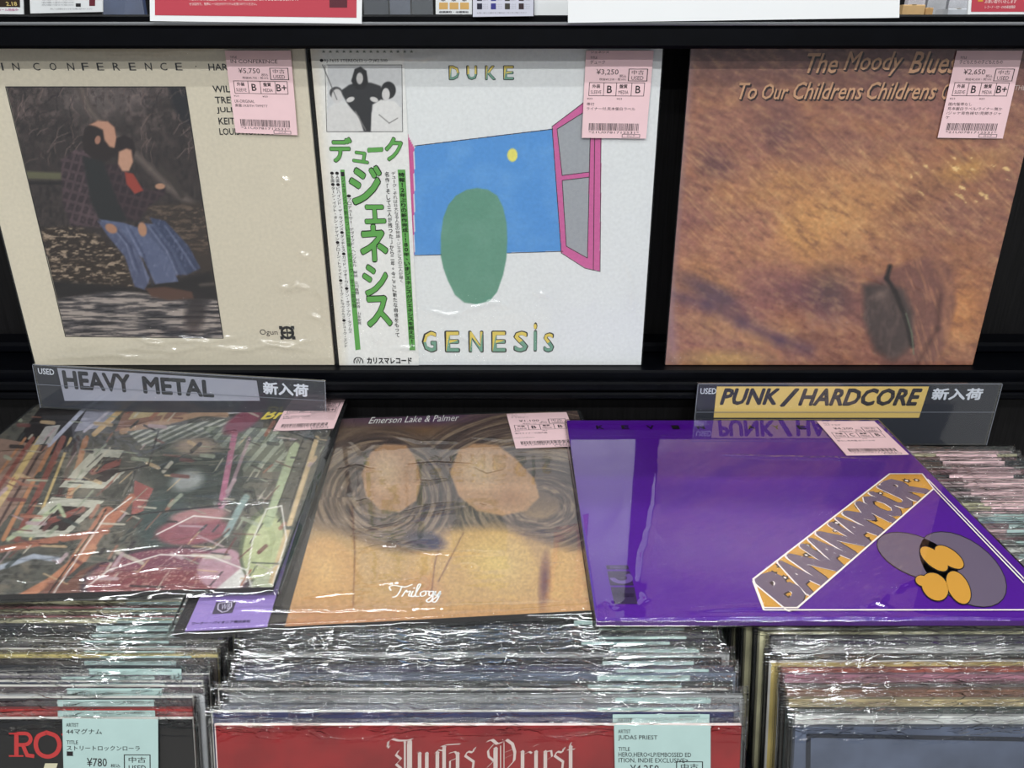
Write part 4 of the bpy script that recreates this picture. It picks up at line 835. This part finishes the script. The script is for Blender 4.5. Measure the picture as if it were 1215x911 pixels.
def jacket_mesh(col, edge):
    k = (col, edge)
    if k in JV: return JV[k]
    me = JM.copy(); me.materials.clear()
    me.materials.append(mat('jacket_%02x%02x%02x' % col, col, .45, .4, noise=.3, nscale=30, stretch=(1, 1, 1)))
    me.materials.append(mat('edge_%02x%02x%02x' % edge, edge, .6, .3, noise=.1, nscale=60))
    # the top edge (last face), mouth and spine take the edge colour
    n = len(me.polygons); idx = [0] * n; idx[-1] = 1
    for i in (2, 3, 4, 5, 8, 9, 10, 11): idx[i] = 1
    me.polygons.foreach_set('material_index', idx); JV[k] = me; return me
def label_mesh(m_, x0, w, h=0.092):
    me = MB(); me.box(x0, x0 + w, .3145 - h, .3145, .0019, .0022, m_); return me
tagm = {}
def small_tag(root, x0, m_, seed, lift=0.0):
    k = (m_.name, seed % 3)
    if k not in tagm:
        mb = MB(); w = .058; mb.box(0, w, -.092, 0, .0000, .0003, m_)
        o = mb.build('price_label'); me = o.data; bpy.data.objects.remove(o)
        bb = Board((0, 0, 0), (1, 0, 0), (0, 1, 0)); p = Print(bb, .0004); fm = quadmap([(0, 0), (w, 0), (w, -.092), (0, -.092)])
        p.text(fm, 'ARTIST', .05, .025, .20, .05, K); p.text(fm, ('ウィンガー', 'メタリカ', 'オムニバス')[seed % 3], .05, .065, .42, .105, K)
        p.text(fm, 'TITLE', .05, .19, .17, .215, K); p.text(fm, ('ライヴ', 'デビュー', 'ベスト')[seed % 3], .05, .23, .5, .27, K); p.text(fm, '#00M2802', .68, .006, .9, .02, K)
        o2 = p.mb.build('lettering'); me2 = o2.data; bpy.data.objects.remove(o2); tagm[k] = (me, me2)
    a = bpy.data.objects.new('price_label', tagm[k][0]); COL.objects.link(a); a.parent = root; a.location = (x0, .3145 + lift, .0018)
    c = bpy.data.objects.new('lettering', tagm[k][1]); COL.objects.link(c); c.parent = a
def record(x0, y, ztop, col, edge, label, group, tagx=None, tm=M_MINT, seed=0, yaw=0.0, film_=True):
    bd = lean_board(x0, y, ztop, yaw); r_ = thing('record', label, 'record', matrix=bd.matrix(), group=group)
    j = bpy.data.objects.new('jacket', jacket_mesh(col, edge)); COL.objects.link(j); j.parent = r_
    if film_:
        fo = bpy.data.objects.new('plastic_sleeve', FILMS[seed % len(FILMS)]); COL.objects.link(fo); fo.parent = r_
    if tagx is not None: small_tag(r_, tagx, tm, seed, .0005 * (seed % 3))
    return bd, r_
def topz(Y, front): return H - 0.358 - (front) * math.exp(-(Y - 0.353) / 0.022)

PIT = 0.0050; Y0 = 0.353
SETS = {
 'left': dict(x=-0.505, z0=.008, cols=[(7, 6, 8), (160, 40, 38), (60, 58, 62), (196, 198, 200), (84, 70, 76), (52, 60, 82), (90, 84, 96), (30, 32, 40), (70, 64, 60), (212, 196, 120), (96, 88, 80), (46, 44, 46), (130, 128, 120), (40, 42, 44), (58, 60, 64)],
              tag=.238, group='records standing in the left bin'),
 'middle': dict(x=-0.178, z0=.013, cols=[(130, 24, 27), (44, 46, 84), (120, 124, 136), (150, 152, 152), (36, 38, 40), (62, 64, 66), (104, 112, 130), (70, 66, 90), (34, 30, 34), (170, 172, 172), (44, 46, 48), (56, 58, 60), (84, 88, 92), (40, 42, 44)],
                tag=.238, group='records standing in the middle bin'),
 'right': dict(x=0.168, z0=.014, cols=[(78, 86, 104), (206, 208, 204), (56, 66, 62), (176, 160, 120), (132, 96, 80), (112, 104, 104), (160, 112, 126), (182, 92, 74), (196, 176, 110), (40, 42, 44), (190, 190, 188), (80, 82, 84), (110, 110, 112)],
               tag=.232, group='records standing in the right bin'),
}
cname = lambda c: ('black' if max(c) < 50 else 'dark grey' if max(c) - min(c) < 22 and max(c) < 110 else 'pale grey' if max(c) - min(c) < 22 and max(c) > 140 else 'grey' if max(c) - min(c) < 22 else
                   'red' if c[0] > 1.7 * c[1] else 'blue' if c[2] > c[0] + 12 else 'yellow' if c[0] > 160 and c[2] < 140 else 'brown' if c[0] > c[2] else 'green')
where = {'left': 'below the crowded illustrated cover', 'middle': 'below the Trilogy cover', 'right': 'below the purple cover'}
ordn = ['second', 'third', 'fourth', 'fifth', 'sixth', 'seventh', 'eighth', 'ninth', 'tenth', 'eleventh', 'twelfth', 'thirteenth', 'fourteenth', 'fifteenth', 'sixteenth', 'seventeenth', 'eighteenth']
fronts = {}
def ordinal(n):
    u = ['', 'first', 'second', 'third', 'fourth', 'fifth', 'sixth', 'seventh', 'eighth', 'ninth', 'tenth', 'eleventh', 'twelfth', 'thirteenth', 'fourteenth', 'fifteenth', 'sixteenth', 'seventeenth', 'eighteenth', 'nineteenth']
    t = {2: 'twent', 3: 'thirt', 4: 'fort', 5: 'fift', 6: 'sixt', 7: 'sevent'}
    return u[n] if n < 20 else t[n // 10] + ('ieth' if n % 10 == 0 else 'y-' + u[n % 10])
for side, S in SETS.items():
    rr = random.Random(hash(side) % 7 if False else {'left': 1, 'middle': 2, 'right': 3}[side])
    y = Y0; i = 0; far = []
    while y < (0.682 if side == 'right' else 0.728):
        col = S['cols'][i] if i < len(S['cols']) else rr.choice([(150, 150, 150), (196, 170, 172), (190, 140, 150), (60, 62, 66), (120, 150, 180), (176, 178, 176), (90, 86, 88), (206, 206, 200), (150, 90, 96), (200, 196, 160)] if side != 'middle' else [(40, 42, 44), (60, 62, 66), (90, 92, 96), (150, 150, 152)])
        edge = (186, 184, 178) if rr.random() < .22 else tuple(int(q_ * .55 + 12) for q_ in col)  # edge: pale card now and then, otherwise a darker tone of the jacket
        edge = {0: (228, 210, 206)}.get(i, edge) if side == 'middle' else edge
        jx = 0 if i == 0 else rr.uniform(-.004, .004); jz = 0 if i == 0 else rr.uniform(-.0018, .0018)
        if i == 0:
            lab = {'left': 'black record with a mint price label and red letters, front of the left stack', 'middle': 'red record lettered Judas Priest with a mint price label, front of the middle stack',
                   'right': 'slate blue record with a thin black frame, front of the right stack'}[side]
        elif i <= 17: lab = '%s record in clear film, %s behind the front one of the %s stack' % (cname(col), ordn[i - 1].replace('second', 'first').replace('third', 'second') if i < 3 else ordn[i - 2], side)
        else: lab = 'record in clear film standing in the hidden middle of the %s stack' % side
        if i > 17:
            lab = {'left': 'record in crinkled clear film far back in the left bin, beside the illustrated cover', 'middle': 'record in clear film far back in the middle bin under the loose covers',
                   'right': 'record in clear film with a pink or mint label, far back in the right bin'}[side]
        tx = None
        if i > 0 and (side != 'right'): tx = S['tag'] + rr.uniform(-.012, .010) - (i * .0004)
        tmat = M_MINT
        if side == 'right' and i > 17:
            tx = .232 + rr.uniform(-.01, .012); tmat = M_PINK if y > .57 else M_MINT
        if side == 'middle' and i > 17 and y < .72: tx = None
        bd, r_ = record(S['x'] + jx, y, topz(y, S['z0']) + jz, col, edge, lab, S['group'], tx, tmat, i * 3 + len(side), rr.uniform(-.006, .006) if i else 0)
        if i == 0: fronts[side] = (bd, r_)
        if i > 17: far.append((r_, cname(col), tx is not None and tmat is M_PINK, tx is not None))
        y += PIT * rr.uniform(.85, 1.2) if y < .46 or side == 'right' or (side == 'left' and y > .6) else .0085
        i += 1
    for q_, (r_, cn, pk, tg) in enumerate(reversed(far)):
        r_['label'] = '%s record%s, %s the back of the %s bin' % (cn, ' with a pink label' if pk else ' with a mint label' if tg else '', 'nearest' if q_ == 0 else ordinal(q_ + 1) + ' from', side)


# front of the middle stack: red embossed cover, blackletter title, mint label
M_TAGP = M_MINT
def mint_label(board, root, corners, n, artist, title, price):
    p = Print(board, n); c = p.L(*corners); fm = quadmap(c)
    mb = MB(); mb.add([(x, y, n - .0006) for x, y in c] + [(x, y, n - .0002) for x, y in c], [(0, 1, 2, 3)[::-1] if area2(c) > 0 else (0, 1, 2, 3), (7, 6, 5, 4)] + [(i, (i + 1) % 4, 4 + (i + 1) % 4, 4 + i) for i in range(4)], M_MINT)
    lab = mb.build('price_label', root)
    T = lambda s, u0, v0, u1, v1, bold=0.0: p.text(fm, s, u0, v0, u1, v1, K, bold)
    T('ARTIST', .04, .045, .17, .085); T(artist, .04, .105, .04 + .034 * len(artist) if artist[0] == 'J' else .04 + .062 * len(artist), .165, .005)
    T('TITLE', .04, .235, .16, .275)
    for i, t in enumerate(title): T(t, .04, .29 + .062 * i, .04 + (.0315 if artist[0] == 'J' else .064) * len(t), .345 + .062 * i, .005)
    T(price, .16 if artist[0] == 'J' else .25, .425, .46, .52, .01); T('税込', .50, .49, .60, .53); T('税抜¥%s・税10%%' % price[1:], .25, .54, .62, .575)
    p.frame(fm, .64, .385, .92, .59, K, .009, .008); T('中古', .69, .41, .87, .475, .01); T('USED', .69, .505, .87, .565, .005)
    u = .1; rr = random.Random(3)
    while u < .88: w = rr.choice((.006, .012)); p.rect(fm, u, .8, u + w, .88, K); u += w + rr.choice((.006, .012))
    p.build('lettering', lab); return lab
bd, r_ = fronts['middle']
mint_label(bd, r_, [(728, 857.5), (842, 858.5), (842, 966), (730, 966)], .0025, 'JUDAS PRIEST', ['HERO,HERO<LP/EMBOSSED ED', 'ITION, INDIE EXCLUSIVE>'], '¥4,250')
p = Print(bd, .0004); SV = ink((196, 180, 174))
def bl(pts, w=2.6, a=-35): t = math.radians(a); p.nib(pts, w / 2 * math.cos(t), w / 2 * math.sin(t), SV)
def vb(x, y0_, y1_, w=4.2): p.nib([(x, y0_), (x, y1_)], w / 2, -w * .22, SV); p.nib([(x - w * .35, y0_ + .5), (x + w * .4, y0_ - 1.8)], 1.1, 1.1, SV)
# J
bl([(460, 885), (461, 879), (466, 876), (473, 878), (482, 878), (490, 876)], 3.4); vb(486, 880, 918, 6); vb(480.5, 881, 912, 2.2); bl([(482, 884), (473, 890), (470, 895), (476, 900), (470, 906), (476, 911), (470, 918)], 3.2)
bl([(460, 880), (461, 887), (463, 884)], 2)
def u_(x): vb(x, 894, 912); vb(x + 8.5, 894, 912); bl([(x - 3.5, 893), (x, 890)], 1.8)
u_(498); vb(519, 893, 912); vb(527, 886, 912); bl([(516, 893), (520, 889), (526, 890)], 2.2); bl([(523, 885), (530, 883), (546, 882)], 2.2); bl([(544, 883), (547, 881)], 3)
bl([(533, 893), (540, 891), (542, 894)], 2.6); vb(543, 894, 912); bl([(542, 899), (534, 902), (534, 911)], 2.6)
def s_(x): bl([(x + 11, 887), (x + 9, 892), (x + 3, 891), (x, 896), (x + 10, 903), (x + 9, 912)], 3.4); bl([(x + 12, 886), (x + 11, 889)], 2.8)
s_(552)
# P
bl([(578, 879), (584, 877), (590, 882), (596, 880), (601, 877), (608, 882), (611, 892), (610, 902), (602, 911)], 4.0); vb(588, 888, 918, 5); bl([(594, 884), (594, 916)], 1.2, 0); bl([(598, 880), (598, 916)], 1.0, 0)
bl([(586, 882), (579, 890), (580, 897), (586, 902), (578, 910)], 3.0); bl([(599, 892), (609, 888)], 1.2); bl([(599, 899), (609, 894)], 1.2)
vb(620, 892, 912); bl([(616, 892), (621, 889)], 2); bl([(622, 894), (628, 891), (631, 893)], 2.8)
vb(636, 892, 912); bl([(633, 885), (639, 882)], 2.2); vb(647, 892, 912); bl([(648, 891), (654, 890), (655, 897), (648, 901)], 2.6)
s_(658); vb(677, 886, 912); bl([(676, 884), (678, 880)], 2); bl([(673, 889), (682, 888)], 2.4)
p.build('cover_lettering', r_)
bd, r_ = fronts['left']
mint_label(bd, r_, [(76.5, 850), (189.5, 851), (190, 957), (79, 957)], .0025, '44マグナム', ['ストリートロックンローラ', 'ー'], '¥780')
p = Print(bd, .0004); RD = ink((178, 44, 44))
# serif capitals R O drawn as strokes
p.stroke([(20, 870), (20, 895)], .0026, RD); p.stroke([(12, 869.5), (30, 869.5)], .0010, RD, .0002); p.stroke([(12, 896), (28, 896)], .0010, RD, .0002)
p.stroke(sm([(22, 869.5), (33, 870), (37, 876), (33, 882), (22, 883)]), .0022, RD, .0001); p.stroke([(28, 883), (33, 895), (40, 896)], .0024, RD, .0003)
p.stroke(sm([(56, 868.5), (46, 873), (43, 883), (47, 893), (57, 897), (67, 893), (71, 883), (67, 873), (56, 868.5)]), .0026, RD)
p.stroke([(74, 871), (78, 869)], .0012, RD)
p.poly([(54, 905), (69, 905), (66, 915), (51, 915)], ink((196, 190, 160)))
p.build('cover_lettering', r_)
bd, r_ = fronts['right']
p = Print(bd, .0004); FB = ink((34, 38, 48))
p.stroke([(958, 960), (959, 872), (1240, 877)], .0028, FB); p.build('cover_frame', r_)

# ------------------------------------------------------------------ cards and shelves above the rail
def card(name, label, cat, corners, Yp, mf, mb_edge, thick=.0015):
    b_ = Board((0, Yp, H), (1, 0, 0), (0, 0, 1)); P_ = [b_.px(*c_) for c_ in corners]
    xs = [q[0] for q in P_]; cx = sum(xs) / 4; r_ = thing(name, label, cat, matrix=Board((cx, Yp, H), (1, 0, 0), (0, 0, 1)).matrix())
    v = [(x - cx, y, -thick) for x, y in P_] + [(x - cx, y, 0) for x, y in P_]
    o = mesh_obj('sheet', v, [(0, 1, 2, 3), (7, 6, 5, 4)] + [(i, 4 + i, 4 + (i + 1) % 4, (i + 1) % 4) for i in range(4)], mf, r_)
    pb = Board((cx, Yp, H), (1, 0, 0), (0, 0, 1)); return r_, o, Print(pb, .0003)
PW = mat('white_paper', (238, 240, 240), .6, .3, noise=.01, nscale=20); CR = ink((190, 68, 82)); PG = ink((150, 150, 154))
r_, o, p = card('promotional_card', 'large crimson and white card with small white print, above the cream cover', 'card', [(176, -95), (431, -95), (429, 28), (178, 25)], .733, PW, None)
p.poly([(183, -80), (424, -80), (423, 21), (184, 18)], CR); p.line('※このメダルは当店にてレコードを一万円以上お買い上げのお客様に差し上げます。', (225, 1), (354, 1), 3.5, WL, .01, 0, .0002)
p.line('ぜひ店内で、世界に一つだけのアイテムを見つけてください。', (225, 6.5), (305, 6.5), 3.5, WL, .01, 0, .0002); p.poly([(391, -8), (412, -8), (412, 9), (391, 9)], ink((90, 40, 50)), .0002)
p.build('print', o)
r_, o, p = card('white_sheet', 'large blank white sheet hanging over the top rail', 'sheet', [(673, -110), (1071, -110), (1067, 21), (674, 27)], .733, PW, None)
r_, o, p = card('promotional_card', 'crimson card with pale print at the upper right corner', 'card', [(1155, -90), (1400, -90), (1400, 17), (1148, 17)], .78, PW, None)
p.poly([(1158, -80), (1390, -80), (1390, 14), (1152, 14)], CR); p.line('お買い取りいたします', (1168, 4), (1205, 4), 4, WL, .01, 0, .0002); p.poly([(1160, -4), (1166, -4), (1166, 2), (1160, 2)], YE, .0002)
p.line('レコード・CD・DVD高価買取', (1168, 10), (1204, 10), 3.5, WL, .01, 0, .0002); p.build('print', o)
YB = 0.90
r_, o, p = card('flyer', 'black and gold flyer priced 2.18 at the upper left corner', 'flyer', [(-60, -80), (24, -80), (28, 17), (-60, 16)], YB, PW, None)
p.poly([(-50, -50), (22, -50), (24, 8.5), (-50, 8)], ink((52, 38, 28))); p.line('2.18', (8, 7), (21, 7), 5, ink((214, 190, 120)), .03, 0, .0002); p.line('特別セール開催中', (-10, 13), (22, 13), 3, ink((200, 90, 150)), .01, 0, .0002); p.build('print', o)
r_, o, p = card('flyer', 'white flyer with grey text lines left of the crimson card', 'flyer', [(32, -80), (121, -80), (122, 14), (36, 16)], YB - .005, PW, None)
for i, y_ in enumerate((-3, 0.5, 4, 7)): p.line('お支払いは各種カードと電子マネーがご利用いただけます', (50, y_ ), (88, y_), 2.4, PG, .0)
p.line('詳しくは店頭スタッフまでお問い合わせください', (60, 11.5), (110, 11.5), 2, PG); p.poly([(90, 4), (96, 4), (96, 8), (90, 8)], K); p.poly([(106, -6), (113, -6), (113, 7), (106, 7)], ink((110, 40, 50))); p.build('print', o)
r_, o, p = card('flyer', 'white flyer with rows of amber squares above the white cover', 'flyer', [(516, -80), (560, -80), (560, 17), (517, 17)], YB, PW, None)
for i in range(3):
    for j in range(2): x_ = 521 + i * 12.5; p.poly([(x_, 3 - j * 14), (x_ + 10.5, 3 - j * 14), (x_ + 10.5, 11 - j * 14), (x_, 11 - j * 14)], ink((222, 176, 104))); p.line('¥', (x_ + 2, 1.5 - j * 14), (x_ + 8, 1.5 - j * 14), 2, K)
p.line('店頭買取・出張買取', (521, 15.5), (556, 15.5), 2.5, ink((60, 60, 70)), .02); p.build('print', o)
r_, o, p = card('flyer', 'pale lilac flyer with a grid of small dark squares and captions', 'flyer', [(561, -80), (634, -80), (633, 19), (561, 20)], YB - .004, mat('lilac_paper', (222, 222, 236), .6, .3), None)
for i in range(4):
    for j in range(2):
        x_ = 566 + i * 16.5; p.poly([(x_, 4 - j * 10), (x_ + 6, 4 - j * 10), (x_ + 6, 11 - j * 10), (x_, 11 - j * 10)], ink([(40, 40, 60), (60, 60, 140), (70, 66, 60), (60, 44, 50)][i]))
        for q_ in range(3): p.line('レコード', (x_ + 7, 6 + q_ * 2.4 - j * 10), (x_ + 13, 6 + q_ * 2.4 - j * 10), 1.4, PG)
p.line('お買い取りに関するご案内はこちらをご覧ください', (566, 16.5), (625, 16), 2, PG); p.build('print', o)
r_, o, p = card('flyer', 'plain white paper between the lilac flyer and the large white sheet', 'flyer', [(634, -80), (700, -80), (700, 18), (634, 18)], YB + .004, PW, None)

# the next unit behind: a low black shelf with cases on it
un = thing('rear_shelf', 'black shelf unit behind the top rail with cases standing on it', 'shelf', loc=(0, 1.0, 0))
def up(name, x0, x1, y0, y1, z0, z1, mm): b_ = MB(); b_.box(x0, x1, y0 - 1.0, y1 - 1.0, z0, z1, mm, .002); return b_.build(name, un)
up('shelf_front', -1.4, 1.4, .905, .925, H - .3, H + .0335, M_BLACK); up('shelf_top', -1.4, 1.4, .926, 1.5, H + .01, H + .03, M_BLACK); up('shelf_back', -1.4, 1.4, 1.5, 1.52, H - .3, H + .45, M_GRAIN)
up('unit_base', -1.4, 1.4, .93, 1.5, 0.0, H - .31, M_BLACK)
def case(px0, px1, Y_, h, col, label, lettering=None):
    x0 = (px0 - 607.5) / F * Y_ * .912; x1 = (px1 - 607.5) / F * Y_ * .912; cx = (x0 + x1) / 2; w = (x1 - x0) / 2
    r_ = thing('record_case', label, 'case', loc=(cx, Y_, H + .0305), group='cases on the rear shelf')
    a = MB(); a.box(-w, w, 0, .010, 0, h, mat('case_%02x%02x%02x' % col, col, .3, .5, noise=.5, nscale=18), .001); a.build('case_body', r_)
    a = MB(); a.box(-w - .001, w + .001, -.0012, -.0002, -.0, h + .001, M_ACRYL); a.build('clear_cover', r_)
for (a, c_, col, t_) in ((126, 174, (90, 104, 140), 'blue and pink case beside the crimson card'), (434, 462, (56, 62, 74), 'dark grey case just right of the crimson card'), (464, 488, (104, 110, 126), 'grey case second right of the crimson card'),
                     (490, 514, (70, 76, 84), 'dark case left of the amber flyer'), (1072, 1092, (226, 220, 224), 'white case right of the large white sheet'), (1095, 1117, (206, 206, 210), 'pale case with a grey picture, second right of the white sheet'),
                     (1120, 1148, (230, 230, 236), 'white case beside the right crimson card')):
    case(a, c_, 1.1, .16, col, t_)
for (a, c_, Y_, z_, col, t_) in ((1067, 1093, .96, .0148, (206, 170, 120), 'tan cardboard box right of the large white sheet'), (1094, 1103, .965, .012, (190, 150, 100), 'small tan carton beside the cardboard box'), (1121, 1146, .96, .0108, (196, 200, 206), 'silvery wrapped packet near the right crimson card')):
    x0 = (a - 607.5) / F * Y_ * .912; x1 = (c_ - 607.5) / F * Y_ * .912
    r_ = thing('small_box', t_, 'box', loc=((x0 + x1) / 2, Y_, H + .0305)); w = (x1 - x0) / 2
    a_ = MB(); a_.box(-w, w, 0, .03, 0, z_, mat('boxm_%02x%02x%02x' % col, col, .6, .3, noise=.2, nscale=40), .0008); a_.build('box_body', r_)
    a_ = MB(); a_.box(-w * .2, w * .2, -.0003, .0302, z_ + .0001, z_ + .0004, mat('packing_tape', (214, 190, 150), .25, .5)); a_.build('packing_tape', r_)
